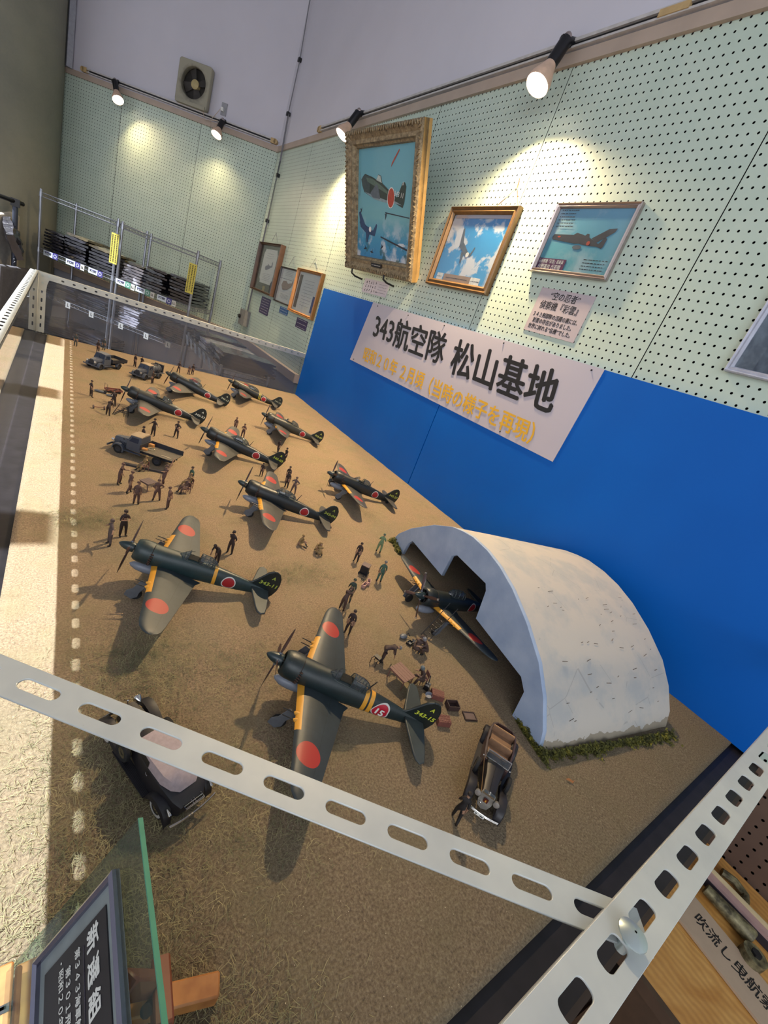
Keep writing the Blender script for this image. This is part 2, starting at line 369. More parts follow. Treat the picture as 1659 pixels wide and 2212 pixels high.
ob('corner_gusset', gs, po, frame((.0, -.004, .345), (1, 0, 0), (0, 0, -1)))
for i, (x, z) in enumerate(((.018, .33), (.05, .335), (.02, .29))): ob('bolt', MB().cyl((x, -.006, z), (x, -.009, z), .006, n=8).mesh('bolt', [M_bolt]), po)
# corner brace, underneath the rails
bd_ = Vector((-1.579 + 1.261, .277 + .008, 0)).normalized()
p0 = Vector((-1.245, -.0225, .336)); pb = Vector((-bd_.y, bd_.x, 0))
if pb.y < 0: pb = -pb
pitch = .0572; Lb = .70
first = (Vector((-1.319, .022, 0)) - Vector((p0.x, p0.y, 0))).dot(bd_)
S = [slot(first + pitch * i, .0, .038, .0125) for i in range(-1, 11)]
me = curve_mesh('corner_brace', [rect(-.018, -.0165, Lb, .0165)] + S, .0022, [M_steel], bevel=.0006)
br = ob('corner_brace', me, None, frame((p0.x, p0.y, .336), bd_, Vector((-bd_.y, bd_.x, 0))), label='flat slotted steel brace crossing the near left corner of the case', cat='brace')
# glass sides
M_pane = glass('clear_pane', 'ecf0f2', 1.7, .01, .02)
M_pane2 = glass('hazed_pane_back', 'e6e9ee', 1.1, .02, .13, '8f94a0')  # grey haze painted into the pane lifts the dim area behind it
ob('glass_pane', MB().box((-1.774, 1.76, .168), (.004, 3.53, .336)).mesh('glass_pane', [M_pane], 0), None, label='long clear glass pane on the left side of the case', cat='glass pane')
ob('glass_pane', MB().box((-.885, 3.555, .168), (1.765, .004, .336)).mesh('glass_pane', [M_pane2], 0), None, label='clear glass pane closing the back end of the case before the shelves', cat='glass pane')
# blue background boards
t = NT('blue_paint'); M_blue = t.fin(t.ramp(t.noise(2.2, 2), (.3, '0057b0'), (.7, '005db8')), .5, 0, .22)
for i, (y0, y1, lb) in enumerate(((1.758, 3.523, 'blue painted background board behind the small aircraft, far half'), (-.02, 1.752, 'blue painted background board behind the shelter, near half'))):
    ob('blue_board', MB().box((-.010, (y0 + y1) / 2, .4375), (.012, y1 - y0, .877)).mesh('blue_board', [M_blue]), None, label=lb, cat='board', group=None)
M_ink = mat('black_ink', '121216', .5, var=0); M_gold = mat('gold_letters', 'd8a62c', .5, var=.02); M_white = mat('white_card', 'b9b3bd', .32, var=.02, scale=3)
M_wpaint = mat('white_paint', 'd8d8d2', .5, var=.02); M_paper = mat('paper', 'b5aaae', .25, var=.03, scale=4)
M_purple = mat('purple_card', '3e3158', .4, var=.05); M_bluecard = mat('blue_card', '2f5c8e', .4, var=.05); M_grey_ink = mat('grey_ink', '6e6a7a', .5)
# banner
sg = root('sign_board', (-.016, 0, 0), label='large white sign board with black and gold brush lettering over the blue board', cat='sign')
ob('board', curve_mesh('board', [[(-2.73, .877), (-.972, .877), (-.985, .487), (-2.80, .477)]], .003, [M_white], .0005), sg, frame((-.001, 0, 0), (0, -1, 0), (0, 0, 1)))
def write(txt, size, m_, parent, cy, cz, width=None, x=-.004, shear=.0, off=.0, align='CENTER', M=None, **k):
    me = text_mesh(txt, size, m_, shear=shear, off=off, width=width, align=align, **k)
    return ob('lettering', me, parent, M if M is not None else WALL(cy, cz, x))
write('343航空隊', .175, M_ink, sg, 2.235, .735, .77, shear=-.25, off=.004)
write('松山基地', .185, M_ink, sg, 1.44, .722, .70, shear=-.25, off=.0045)
write('昭和２０年 ２月頃', .098, M_gold, sg, 2.29, .548, .71, shear=-.2, off=.002)
write('（当時の様子を再現）', .098, M_gold, sg, 1.50, .545, .76, shear=-.2, off=.002)
for y, z in ((2.66, .862), (2.3, .862), (1.95, .864), (1.5, .865), (1.02, .862), (1.3, .50), (2.75, .49)): ob('pin', MB().ball((0, 0, 0), .004, 6).mesh('pin', [M_ink]), sg, WALL(y, z, -.003))
# ------------------------------------------------------------------ pictures
def frame_mesh(name, w_, h_, prof, mats):
    """picture frame: mitred profile [(inset, height)] swept round the rectangle; front is +z"""
    rings = [[(sx * (w_ / 2 - i), sy * (h_ / 2 - i), z) for sx, sy in ((-1, -1), (1, -1), (1, 1), (-1, 1))] for i, z in prof]
    return MB().loft(rings, 0, None, (0, 0)).mesh(name, mats, 20)
def picture(name, M, w_, h_, fw, d, fm, pic_m, label, shapes=(), glassy=True, extra=None, prof=None, cat='picture'):
    r_ = root(name, (0, 0, 0), label=label, cat=cat); r_.matrix_world = M
    prof = prof or [(0, 0), (0, d * .8), (fw * .15, d), (fw * .4, d * .75), (fw * .7, d * .9), (fw, d * .45), (fw, d * .2)]
    ob('frame', frame_mesh('frame', w_, h_, prof, [fm]), r_)
    ob('print', MB().box((0, 0, d * .2), (w_ - fw * 1.6, h_ - fw * 1.6, .002)).mesh('print', [pic_m], 0), r_)
    for k, (nm, poly, mm, z) in enumerate(shapes):
        ob(nm, curve_mesh(nm, [poly], .0004, [mm]), r_, T(0, 0, d * .2 + .0016 + z * .0005))
    if glassy: ob('glass', MB().box((0, 0, d * .42), (w_ - fw * 1.7, h_ - fw * 1.7, .001)).mesh('glass', [M_pglass], 0), r_)
    if extra: extra(r_, d * .2 + .003)
    return r_
M_pglass = glass('picture_glass', 'f4f6f8', .9, .02)
t = NT('ornate_frame'); X = t.xyz(); n1 = t.noise(45, 4, .7)
M_orn = t.fin(t.ramp(n1, (.25, '4c4030'), (.5, '8b7a5e'), (.75, 'b8a784')), .45, .25)
t.bump(t.noise(60, 4, .8), .9, .006)
M_goldfr = mat('gold_frame', 'c9a064', .35, .45, var=.15, scale=20); M_brass = mat('bronze_frame', '6c5232', .4, .3, var=.15, scale=30)
M_silver = mat('silver_frame', 'a89c98', .28, .8, var=.05); M_dkfr = mat('dark_frame', '2c2624', .4); M_brnfr = mat('brown_frame', '5a3f2c', .4)
M_olive = mat('olive_mat', '5c5a50', .6); M_orange = mat('oak_frame', '9a6a34', .4, .1)
def sky_mat(name, low, high, cloud, sc_=5, thr=(.5, .62), sea=None, axis=1, h=.6, cl=1.0):
    t = NT(name); X = t.xyz(); g = t.m('ADD', t.m('DIVIDE', X[axis], h), .5)
    c = t.ramp(g, (.0, low), (1.0, high)); n = t.noise(sc_, 5, .6, dist=.4)
    m_ = t.ramp(n, (thr[0], (0, 0, 0)), (thr[1], (cl, cl, cl)))
    c = t.mix(m_, c, cloud); return t.fin(c, .35)
M_sky1 = NT('painting_sky'); t = M_sky1; X = t.xyz(); gg = t.m('ADD', t.m('DIVIDE', X[1], .62), .5)
base = t.ramp(gg, (0, '2f7db0'), (.22, '3f8fb4'), (.4, '6fa9b2'), (1, '5d9db0')); cn = t.noise(9, 5, .6)
low = t.ramp(gg, (.16, (.9, .9, .9)), (.42, (0, 0, 0))); cm = t.m('MULTIPLY', low, t.ramp(cn, (.5, (0, 0, 0)), (.62, (1, 1, 1))))
c = t.mix(cm, base, 'cfd3d8'); isl = t.m('MULTIPLY', t.ramp(gg, (.05, (1, 1, 1)), (.3, (0, 0, 0))), t.ramp(t.noise(14, 4), (.56, (0, 0, 0)), (.6, (.8, .8, .8))))
M_sky1 = t.fin(t.mix(isl, c, '24514a'), .4)
M_sky2 = sky_mat('photo_sky', '4f9cd0', '2f86c4', 'c6cbd4', 7, (.5, .56), h=.35)
M_sky3 = sky_mat('painted_teal_sky', '5ea0aa', '66a3c0', 'b9c6cc', 5, (.5, .75), h=.25)
def mcol(name, c, **k): return mat(name, c, .5, var=.15, scale=60, **k)
G1 = mcol('pt_green', '2c3b34'); G2 = mcol('pt_navy', '2b4468'); G3 = mcol('pt_grey', '55606a'); RD = mcol('pt_red', 'a8402c'); WH = mcol('pt_white', 'dcdcd8'); G4 = mcol('pt_dark', '2a2f3c')
def circ(cx, cy, rx, ry=None, n=20): ry = ry or rx; return [(cx + rx * math.cos(2 * math.pi * i / n), cy + ry * math.sin(2 * math.pi * i / n)) for i in range(n)]
def side_plane(s_, ox, oy, rot=0):
    """profile outline of a radial-engined fighter, nose to the left"""
    P = [(-1, .02), (-.93, .1), (-.86, .16), (-.5, .17), (-.33, .16), (-.27, .27), (-.15, .27), (-.06, .15), (.3, .08), (.62, .03), (.74, .33), (.82, .36), (.9, .3), (.93, .0), (.9, -.1), (.6, -.09), (.2, -.17), (-.3, -.22), (-.8, -.19), (-.93, -.08)]
    c_, s2 = math.cos(R(rot)), math.sin(R(rot))
    return [(ox + s_ * (x * c_ - y * s2), oy + s_ * (x * s2 + y * c_)) for x, y in P]
def tf(P, s_, ox, oy, rot=0):
    c_, s2 = math.cos(R(rot)), math.sin(R(rot)); return [(ox + s_ * (x * c_ - y * s2), oy + s_ * (x * s2 + y * c_)) for x, y in P]
def ln(n, w0, h0, r_, z, seed, x0=0, y0=0, mm=None):
    q = random.Random(seed); b = MB()
    for i in range(n):
        y = y0 + h0 / 2 - h0 * i / max(1, n - 1)
        x = x0 - w0 / 2
        while x < x0 + w0 / 2:
            l = q.uniform(.004, .012); b.box((x + l / 2, y, 0), (l, .0025, .0003)); x += l + q.uniform(.001, .006)
    ob('printed_lines', b.mesh('printed_lines', [mm or M_grey_ink], 0), r_, T(0, 0, z + .001))
# big leaning painting
bl, brr_, tr_ = Vector((-.088, 3.141, 1.035)), Vector((-.05, 2.365, 1.029)), Vector((-.304, 2.318, 1.711)); tl = Vector((-.342, 3.095, 1.717))
cen = (bl + brr_ + tl + tr_) / 4; xd = (brr_ - bl).normalized(); yd = ((tl - bl) + (tr_ - brr_)).normalized()
W_, H_ = .776, .728; dd_ = .065
Mb = frame(cen, xd, yd) @ T(0, 0, -dd_)
def ex(r_, z):
    me = text_mesh('343 11', .035, WH, shear=.1); ob('lettering', me, r_, T(.155, .055, z) @ RZ(-8))
    me = text_mesh('A', .025, WH); ob('lettering', me, r_, T(.19, .105, z))
    ob('name_plate', MB().box((.0, -H_ / 2 + .05, dd_ - .012), (.12, .022, .004)).mesh('name_plate', [M_ink]), r_)
    ln(1, .1, .01, r_, dd_ - .010, 9, 0, -H_ / 2 + .045, WH)
    b = MB(); q = random.Random(2)
    for side in range(4):
        L_ = W_ if side % 2 == 0 else H_; n = int(L_ / .022)
        for i in range(n):
            u = -L_ / 2 + L_ * (i + .5) / n; a = .6 * math.sin(i * 1.05); dd2 = (H_ if side % 2 == 0 else W_) / 2 - .014
            M2 = RZ(90 * side) @ T(u, -dd2, dd_ + .001) @ Matrix.Rotation(a, 4, 'Z')
            b.ball((0, 0, 0), .011, 6, 0, M2, (.45, 1.35, .6))
    ob('carved_leaves', b.mesh('carved_leaves', [M_orn]), r_)
    ob('side_moulding', MB().box((W_ / 2 - .006, 0, .025), (.012, H_, .05)).mesh('side_moulding', [M_goldfr]), r_)
wing1 = [(-.35, -.02), (-.25, .07), (-.18, .05), (-.05, -.16), (-.33, -.16), (-.45, -.1)]
shp = [('painted_plane', side_plane(.255, -.02, .07, -13), G1, 1), ('painted_highlight', tf([(-.8, .1), (-.5, .14), (-.1, .1), (.3, .04), (.6, .0), (.3, .0), (-.2, .02), (-.7, .04)], .255, -.02, .07, -13), mcol('pt_light', '53685c'), 1.5), ('painted_cowl', tf([(-.97, .05), (-.86, .14), (-.6, .15), (-.55, -.17), (-.8, -.18), (-.93, -.08)], .255, -.02, .07, -13), mcol('pt_cowl', '3c4a4a'), 1.4), ('painted_canopy', tf([(-.33, .15), (-.27, .26), (-.17, .26), (-.08, .15)], .255, -.02, .07, -13), mcol('pt_canopy', 'a9b5b0'), 1.6), ('painted_belly', tf([(-.8, -.18), (-.3, -.15), (.2, -.12), (.6, -.05), (.85, -.06), (.6, -.09), (.2, -.17), (-.3, -.22)], .255, -.02, .07, -13), mcol('pt_belly', '7d929a'), 1.4), ('painted_propeller', [(-.288, .17), (-.282, .17), (-.275, .13), (-.28, .05), (-.29, .05), (-.285, .13)], mcol('pt_blur', '6f8f98'), 1.3), ('painted_cloud_trail', tf([(-1, 0), (-.2, .2), (.6, .15), (1, -.1), (.2, -.2), (-.6, -.15)], .05, .2, -.19, 5), mcol('pt_cloud', 'c3cdd4'), .8), ('painted_wing', tf(wing1, .3, -.02, .08, -5), G3, 2), ('painted_red_disc', circ(.075, .04, .034, .046), RD, 3),
       ('painted_white_ring', circ(.075, .04, .038, .051), WH, 2.5), ('painted_plane', tf([(-1, .1), (-.85, .2), (-.2, .1), (.1, .1), (.5, .05), (.75, .45), (.85, .4), (.75, -.15), (-.1, -.25), (-.8, -.1)], .115, -.17, -.125, -12), G2, 1),
       ('painted_wing', tf([(-.9, .1), (-1.05, .8), (-.9, .85), (-.35, .1)], .115, -.16, -.12, 5), G2, 2), ('painted_wing', tf([(-.4, -.1), (.0, -.8), (.1, -.8), (.2, -.1)], .10, -.16, -.12, -20), G2, 2),
       ('painted_star', circ(-.145, -.125, .015), WH, 3), ('painted_plane', tf([(-1, -.2), (.9, .5), (1, .6), (.95, .7), (-.2, .3), (-.7, .1)], .05, .10, .21, 22), RD, 1),
       ('painted_smoke', [(-.02, -.155), (.27, -.205), (.27, -.215), (-.02, -.163)], G4, 1), ('painted_smoke', [(.02, -.03), (.27, -.05), (.27, -.055), (.02, -.036)], G4, 1)] + \
      [('painted_plane', tf([(-1, 0), (0, .35), (.2, .9), (.4, .2), (1, .1), (.1, -.2)], .022, x, y, a), G4, 1) for x, y, a in ((-.2, -.235, 10), (-.12, -.25, -10), (.0, -.215, 30), (.03, -.05, 70), (-.26, -.03, 60))]
picture('framed_painting', Mb, W_, H_, .085, dd_, M_orn, M_sky1, 'big ornate gilt framed painting of two fighters, leaning out from the wall', shp, False, ex,
        prof=[(0, .02), (0, .055), (.01, .065), (.03, .055), (.045, .045), (.065, .05), (.07, .035), (.08, .03), (.085, .012)])
for y in (3.0, 2.58):
    hk = MB().tube([(-.0, y, 1.0), (-.06, y, 1.0), (-.09, y, 1.01), (-.095, y, 1.035)], .006, 6)
    ob('shelf_hook', hk.mesh('shelf_hook', [M_ink]), None, label='black peg hook under the big gilt frame, %s one' % ('left' if y > 2.8 else 'right'), cat='hook')
# medium picture
def ex2(r_, z):
    for cx_, w0, mm, tx in ((-.02, .22, mat('card_tan', '9a8270', .6), 11), (-.165, .05, WH, 12), (.125, .07, WH, 13)):
        ob('caption_card', MB().box((cx_, -.143, z), (w0, .034, .001)).mesh('caption_card', [mm]), r_)
        ln(1, w0 * .8, .0, r_, z, tx, cx_, -.143, M_ink)
    ob('paper_strip', MB().box((0, .155, z), (.41, .022, .001)).mesh('paper_strip', [M_paper]), r_)
shp = [('photo_plane', tf([(-1, .25), (-.8, .45), (-.5, .35), (.3, -.1), (.7, -.2), (.9, .35), (1, .3), (.85, -.4), (.2, -.45), (-.6, -.1), (-.95, .0)], .065, -.03, .0, -8), G3, 1),
       ('photo_wing', tf([(-.75, .3), (-1, 1.5), (-.85, 1.6), (-.3, .3)], .065, -.04, -.005, 0), G3, 2), ('photo_wing', tf([(-.3, -.2), (-.05, -1), (.1, -1.1), (.1, -.3)], .065, -.04, .0, 0), G3, 2), ('photo_disc', circ(-.005, -.025, .012), WH, 3)]
picture('framed_picture', WALL(1.987, 1.243, -.001), .50, .388, .034, .03, M_brass, M_sky2, 'bronze framed picture of a diving aircraft against blue sky and white cloud', shp, True, ex2)
ob('hanging_wire', MB().tube([(0, 1.93, 1.44), (-.004, 1.83, 1.52), (-.008, 1.83, 1.56), (-.004, 1.825, 1.52), (0, 1.78, 1.44)], .0015, 4).mesh('hanging_wire', [mat('copper', 'a0623a', .4, .8)]), None, label='copper wire loop holding up the bronze framed picture', cat='wire')
def ex3(r_, z):
    ob('caption_card', MB().box((-.105, -.098, z), (.15, .048, .001)).mesh('caption_card', [mat('plum_card', '5a2f52', .5)]), r_)
    ob('lettering', text_mesh('元偵察機「彩雲」搭乗員', .017, WH, width=.13), r_, T(-.105, -.087, z + .001))
    ob('lettering', text_mesh('杉野富也 氏寄贈', .021, WH, width=.12), r_, T(-.105, -.108, z + .001))
    ln(6, .08, .06, r_, z, 21, -.12, .08, M_ink); ln(4, .1, .035, r_, z, 22, .1, -.085, M_ink)
shp = [('painted_plane', side_plane(.085, .03, .0, -12), G4, 1), ('painted_wing', [(-.155, .01), (-.15, .02), (-.03, .02), (.0, -.01), (-.03, -.012), (-.15, .0)], G4, 2),
       ('painted_wing', [(.04, .01), (.1, .045), (.135, .048), (.13, .035), (.07, -.005)], G4, 1), ('painted_disc', circ(.035, -.008, .008), RD, 3), ('painted_disc', circ(-.12, .011, .008, .003), RD, 3), ('drop_tank', circ(-.01, -.025, .022, .008), G3, 3)]
picture('framed_picture', WALL(1.341, 1.312, -.001), .385, .268, .018, .022, M_silver, M_sky3, 'silver framed print of a long nosed reconnaissance plane over teal sky', shp, True, ex3)
# edge picture at the right border
picture('framed_picture', WALL(.46, 1.12, -.001), .29, .30, .018, .022, mat('white_frame', 'b6b9c6', .3), sky_mat('sea_photo', '3c4650', '5f6f80', '77828c', 20, (.4, .7), h=.3), 'white framed photo of dark water cut off at the right border', (), True)
# three small frames on the left
def sheet(r_, z, poly, mm): ob('drawing_sheet', curve_mesh('drawing_sheet', [poly], .0008, [mm]), r_, T(0, 0, z))
c8 = [(-.2, .12), (-.17, .16), (-.17, .17), (.17, .17), (.17, .16), (.2, .12), (.2, -.12), (.17, -.15), (.17, -.17), (-.17, -.17), (-.17, -.15), (-.2, -.12)]
def exa(r_, z):
    sheet(r_, z, [(x * 1.0, y * .95 + .02) for x, y in c8], M_wpaint)
    ob('drawn_plane', curve_mesh('drawn_plane', [side_plane(.11, .02, .02, 8)], .0005, [M_grey_ink]), r_, T(0, 0, z + .001)); ln(5, .22, .06, r_, z, 1, 0, -.08); ln(3, .2, .04, r_, z, 2, 0, .12)
    ob('caption_card', MB().box((0, -.19, z), (.07, .05, .001)).mesh('caption_card', [mat('tan_card', 'a2905a', .5)]), r_)
picture('framed_drawing', WALL(4.92, .90, -.001), .66, .468, .022, .05, M_brnfr, M_olive, 'brown framed aircraft drawing on dark olive mount near the corner', (), True, exa)
def exb(r_, z):
    ob('drawn_helicopter', curve_mesh('drawn_helicopter', [tf([(-1, 0), (-.8, .3), (-.2, .35), (.2, .2), (.9, .3), (1, .6), (1.1, .3), (.9, .05), (.3, -.2), (-.6, -.3)], .13, 0, .0, 0)], .0005, [mcol('pt_helic', '7d6f6a')]), r_, T(0, 0, z + .001))
    ob('drawn_rotor', MB().box((-.05, .06, z + .001), (.3, .004, .0005)).mesh('drawn_rotor', [M_grey_ink]), r_); ln(4, .18, .04, r_, z, 3, 0, .11); ln(4, .2, .03, r_, z, 4, 0, -.09)
picture('framed_drawing', WALL(4.33, .80, -.001), .45, .315, .014, .02, M_dkfr, M_wpaint, 'thin black framed helicopter drawing between the other two frames', (), True, exb)
def exc(r_, z):
    ln(9, .2, .2, r_, z, 5, .02, .0); ob('photo_strip', MB().box((-.18, .0, z), (.06, .27, .001)).mesh('photo_strip', [mcol('sepia', '5f4c44')]), r_); ob('photo_strip', MB().box((.18, -.07, z), (.05, .13, .001)).mesh('photo_strip', [mcol('navy_pat', '3a4680')]), r_)
picture('framed_letter', WALL(3.845, .795, -.001), .52, .362, .022, .035, M_orange, M_wpaint, 'oak framed letter sheet right beside the blue board', (), True, exc)
for y, z in ((4.93, 1.19), (4.32, 1.01), (3.84, 1.03)):
    ob('picture_hook', MB().tube([(-.004, y + .08, z - .03), (-.006, y, z + .05), (-.004, y - .08, z - .03)], .0012, 4).mesh('picture_hook', [M_grey_ink]), None, label='thin string and hook above the %s' % ({4.93: 'brown framed drawing', 4.32: 'helicopter drawing', 3.84: 'oak framed letter'}[y]), cat='hook')
def card(name, y, z, w_, h_, mm, label, tx=None, th=.002, ink=None, lines=None, rz=0, x=-.002):
    r_ = root(name, (0, 0, 0), label=label, cat='card'); r_.matrix_world = WALL(y, z, x) @ RZ(rz)
    ob('sheet', MB().box((0, 0, 0), (w_, h_, th)).mesh('sheet', [mm]), r_)
    for (s_, ty, tw, sz) in (tx or []): ob('lettering', text_mesh(s_, sz, ink or M_ink, width=tw, off=.0004), r_, T(0, ty, th / 2 + .0003))
    if lines: ln(lines, w_ * .8, h_ * .75, r_, th / 2 - .0005, int(y * 100), 0, 0, ink or WH)
    return r_
card('info_note', 1.30, 1.033, .275, .18, M_paper, 'laminated paper note with brush text under the silver framed print', [('“空の忍者”', .062, .15, .034), ('偵察機『彩雲』', .022, .2, .036), ('３４３剣部隊の活躍の裏には、', -.018, .235, .022), ('彩雲の存在がありました。', -.043, .21, .022), ('世界に誇れる“名機”でした。', -.069, .23, .022)], rz=-1)
cn = card('info_note', 2.79, .968, .32, .088, M_white, 'small white caption card with bold handwriting under the big gilt frame')
for i_, (y_, n_) in enumerate(((.024, 5), (.0, 5), (-.026, 6))):
    for k_ in range(n_):
        q_ = random.Random(i_ * 9 + k_); b = MB()
        for _ in range(5):
            a_ = q_.choice((0, 1.57, .8, -.8, 0)); l_ = q_.uniform(.005, .011); b.box((0, 0, 0), (l_, .0022, .0004), 0, T(q_.uniform(-.006, .006), q_.uniform(-.007, .007), 0) @ Matrix.Rotation(a_, 4, 'Z'))
        ob('handwriting', b.mesh('handwriting', [M_ink], 0), cn, T(-.125 + k_ * .031, y_, .0015))
ln(4, .1, .05, cn, .001, 33, .09, 0, M_grey_ink)
card('info_note', 4.80, .557, .28, .162, M_purple, 'tall purple text card below the brown framed drawing', lines=6)
card('info_note', 4.265, .59, .22, .06, M_bluecard, 'small blue text card below the helicopter drawing', lines=3)
card('info_note', 3.80, .55, .24, .082, M_purple, 'dark purple text card below the oak framed letter', lines=3)
# breaker box and corner cable
bx = root('switch_box', (-.03, 5.28, .35), label='grey switch box on the peg wall in the far corner', cat='switch box')
ob('box', MB().box((0, 0, 0), (.06, .19, .16)).mesh('box', [mat('switch_grey', '83807c', .5)]), bx)
ob('knob', MB().cyl((-.03, .06, 0), (-.05, .06, 0), .02).mesh('knob', [M_ink]), bx)
M_cab = mat('cable_grey', '77777c', .6)
cb = root('cable_run', (0, 0, 0), label='thin grey cable running down the room corner to the switch box', cat='cable')
cpts = [(-.03, 5.36, 3.5), (-.03, 5.34, 3.1), (-.02, 5.30, 2.69), (-.03, 5.27, 2.26), (-.02, 5.25, 1.87), (-.015, 5.26, 1.34), (-.015, 5.27, .9), (-.015, 5.27, .43)]
ob('cable', MB().tube(cpts, .005, 5).mesh('cable', [M_cab]), cb); ob('cable', MB().tube([(x, y - .025, z) for x, y, z in cpts[3:]], .004, 5).mesh('cable', [M_cab]), cb)
for x, y, z in (cpts[2], cpts[3], (-.015, 5.23, 1.75), (-.015, 5.26, 1.34)): ob('clip', MB().box((x, y, z), (.03, .035, .03)).mesh('clip', [M_ink]), cb)
# ------------------------------------------------------------------ lamp rails and spot lamps
M_rail = mat('track_white', 'b5b2b0', .45); M_cream = mat('cream_plastic', 'b59a6c', .5); M_blk = mat('black_metal', '0e0e12', .35); M_glow = emis('lamp_face', 'ffeccc', 14)
M_refl = mat('lamp_rim', 'c8a890', .4)
def track(label, M, L):
    r_ = root('lamp_track', (0, 0, 0), label=label, cat='lamp track'); r_.matrix_world = M
    ob('housing', MB().box((L / 2, .01, .014), (L, .012, .028)).box((L / 2, -.014, .014), (L, .008, .028)).box((L / 2, -.002, .004), (L, .03, .008)).mesh('housing', [M_rail]), r_)
    ob('conductor_slot', MB().box((L / 2, -.002, .012), (L - .04, .018, .012)).mesh('conductor_slot', [M_ink]), r_)
    for x in (-.025, L + .025):
        ob('end_cap', MB().box((x, -.002, .015), (.05, .042, .032)).cyl((x + (.025 if x > 0 else -.025), -.002, 0), (x + (.025 if x > 0 else -.025), -.002, .031), .021).mesh('end_cap', [M_cream]), r_)
    return r_
tk = track('white lamp track along the top of the right hand wall', WALL(4.36, 2.04, -.0), 4.9)
ob('joint_cover', MB().box((4.36 - 1.83 + .45, -.002, .017), (.11, .022, .03)).mesh('joint_cover', [M_cream]), tk)
track('white lamp track along the top of the slanted back wall', BACK(2.14, 2.045, .0), 2.05)
def lamp(label, mount, face, power, wall_n):
    m0, f0 = Vector(mount), Vector(face); r_ = root('spot_lamp', mount, label=label, cat='lamp'); ax = (f0 - m0).normalized(); f = f0 - m0
    n_ = Vector(wall_n)
    ob('adapter', MB().cyl(n_ * -.045 + Vector((0, 0, .015)), n_ * .02 + Vector((0, 0, -.012)), .02, n=12).mesh('adapter', [M_blk]), r_)
    ob('hinge', MB().ball((0, 0, .012), .017, 10).mesh('hinge', [M_silver]), r_)
    q = ax.to_track_quat('Z', 'Y').to_matrix().to_4x4(); Ln = f.length
    ob('socket', MB().lathe([(.004, .0), (.026, .002), (.026, Ln * .52), (.024, Ln * .56)], q, 16, 0, (1, 1)).mesh('socket', [M_blk]), r_)
    ob('reflector_bulb', MB().lathe([(.022, Ln * .5), (.030, Ln * .62), (.050, Ln - .028), (.0525, Ln - .008), (.050, Ln - .002)], q, 24).mesh('reflector_bulb', [M_refl]), r_)
    ob('bulb_face', MB().lathe([(.0505, Ln - .006), (.038, Ln + .003), (.020, Ln + .007), (.001, Ln + .008)], q, 24).mesh('bulb_face', [M_glow]), r_)
    l = bpy.data.lights.new('lamp_light', 'SPOT'); l.energy = power; l.color = (1, .74, .42); l.spot_size = R(150); l.spot_blend = 1.0; l.shadow_soft_size = .03
    lo_ = bpy.data.objects.new('lamp_light', l); C.objects.link(lo_); lo_.parent = r_; lo_.location = f + ax * .02; lo_.rotation_euler = ax.to_track_quat('-Z', 'Y').to_euler()
lamp('big glowing spot lamp high on the right wall above the silver framed print', (-.055, 1.822, 2.035), (-.135, 1.802, 1.834), 255, (-1, 0, 0))
lamp('glowing spot lamp at the top left corner of the big gilt frame', (-.055, 3.645, 2.035), (-.135, 3.645, 1.858), 225, (-1, 0, 0))
m3 = B0 + BD * 1.79 + BN * .065; lamp('left glowing spot lamp on the slanted back wall', (m3.x, m3.y, 2.03), (-1.3165, 6.466, 1.8695), 36, BN)
m4 = B0 + BD * .60 + BN * .065; lamp('glowing spot lamp below the fan, near the room corner', (m4.x, m4.y, 2.035), (-.528, 5.73, 1.889), 36, BN)
# extractor fan and socket
fr_ = root('extractor_fan', (0, 0, 0), label='dusty square extractor fan above the back wall track', cat='fan'); fr_.matrix_world = BACK(.963, 2.24, .0)
t = NT('dusty_beige'); X = t.xyz(); rr_ = t.m('SQRT', t.m('ADD', t.m('MULTIPLY', X[0], X[0]), t.m('MULTIPLY', X[1], X[1]))); nz = t.noise(30, 4)
M_fan = t.fin(t.ramp(t.m('ADD', rr_, t.m('MULTIPLY', nz, .06)), (.13, '4a453c'), (.19, '94907e')), .6)
ob('cover', curve_mesh('cover', [slot(0, 0, .335, .345, r=.02), circ(0, .01, .135, n=32)], .05, [M_fan], .006), fr_, T(0, 0, .04))
ob('duct', MB().lathe([(.136, .06), (.132, .03), (.128, .006), (.02, .004), (.001, .004)], T(0, .01, 0), 32).mesh('duct', [mat('soot', '2a2723', .8)]), fr_)
for i in range(4):
    a = i * 90 + 20
    ob('blade', MB().add([(.02, -.02, .032), (.12, -.035, .038), (.12, .045, .014), (.02, .02, .02)], [(0, 1, 2, 3)]).mesh('blade', [mat('blade_grey', '2e2a26', .6)]), fr_, T(0, .01, 0) @ RZ(a))
ob('hub', MB().lathe([(.001, .05), (.025, .048), (.04, .038), (.042, .0)], T(0, .01, 0), 20).mesh('hub', [mat('hub_cream', 'b0a070', .5)]), fr_)
ob('lower_lip', MB().box((0, -.165, .05), (.32, .03, .05)).mesh('lower_lip', [M_fan]), fr_)
sk = root('wall_socket', (0, 0, 0), label='small grey wall socket plate with a white plug beside the fan', cat='socket'); sk.matrix_world = BACK(.643, 2.15, .0)
ob('plate', MB().box((0, 0, .003), (.06, .105, .006)).mesh('plate', [mat('plate_grey', '8e8f94', .4)]), sk); ob('plug', MB().box((-.005, -.01, .018), (.025, .03, .03)).mesh('plug', [M_wpaint]), sk)
pc = [B0 + BD * s_ + BN * o_ + Vector((0, 0, z)) for s_, o_, z in ((.66, .03, 2.14), (.70, .05, 2.06), (.74, .04, 2.02), (.72, .05, 1.94), (.68, .04, 1.97), (.66, .05, 2.03), (.80, .04, 2.0), (.84, .03, 2.06))]
ob('power_cord', MB().tube(pc, .003, 5).mesh('power_cord', [mat('cord_tan', 'b9a898', .5)]), None, label='tangled thin cord hanging between the fan and the corner lamp', cat='cord')
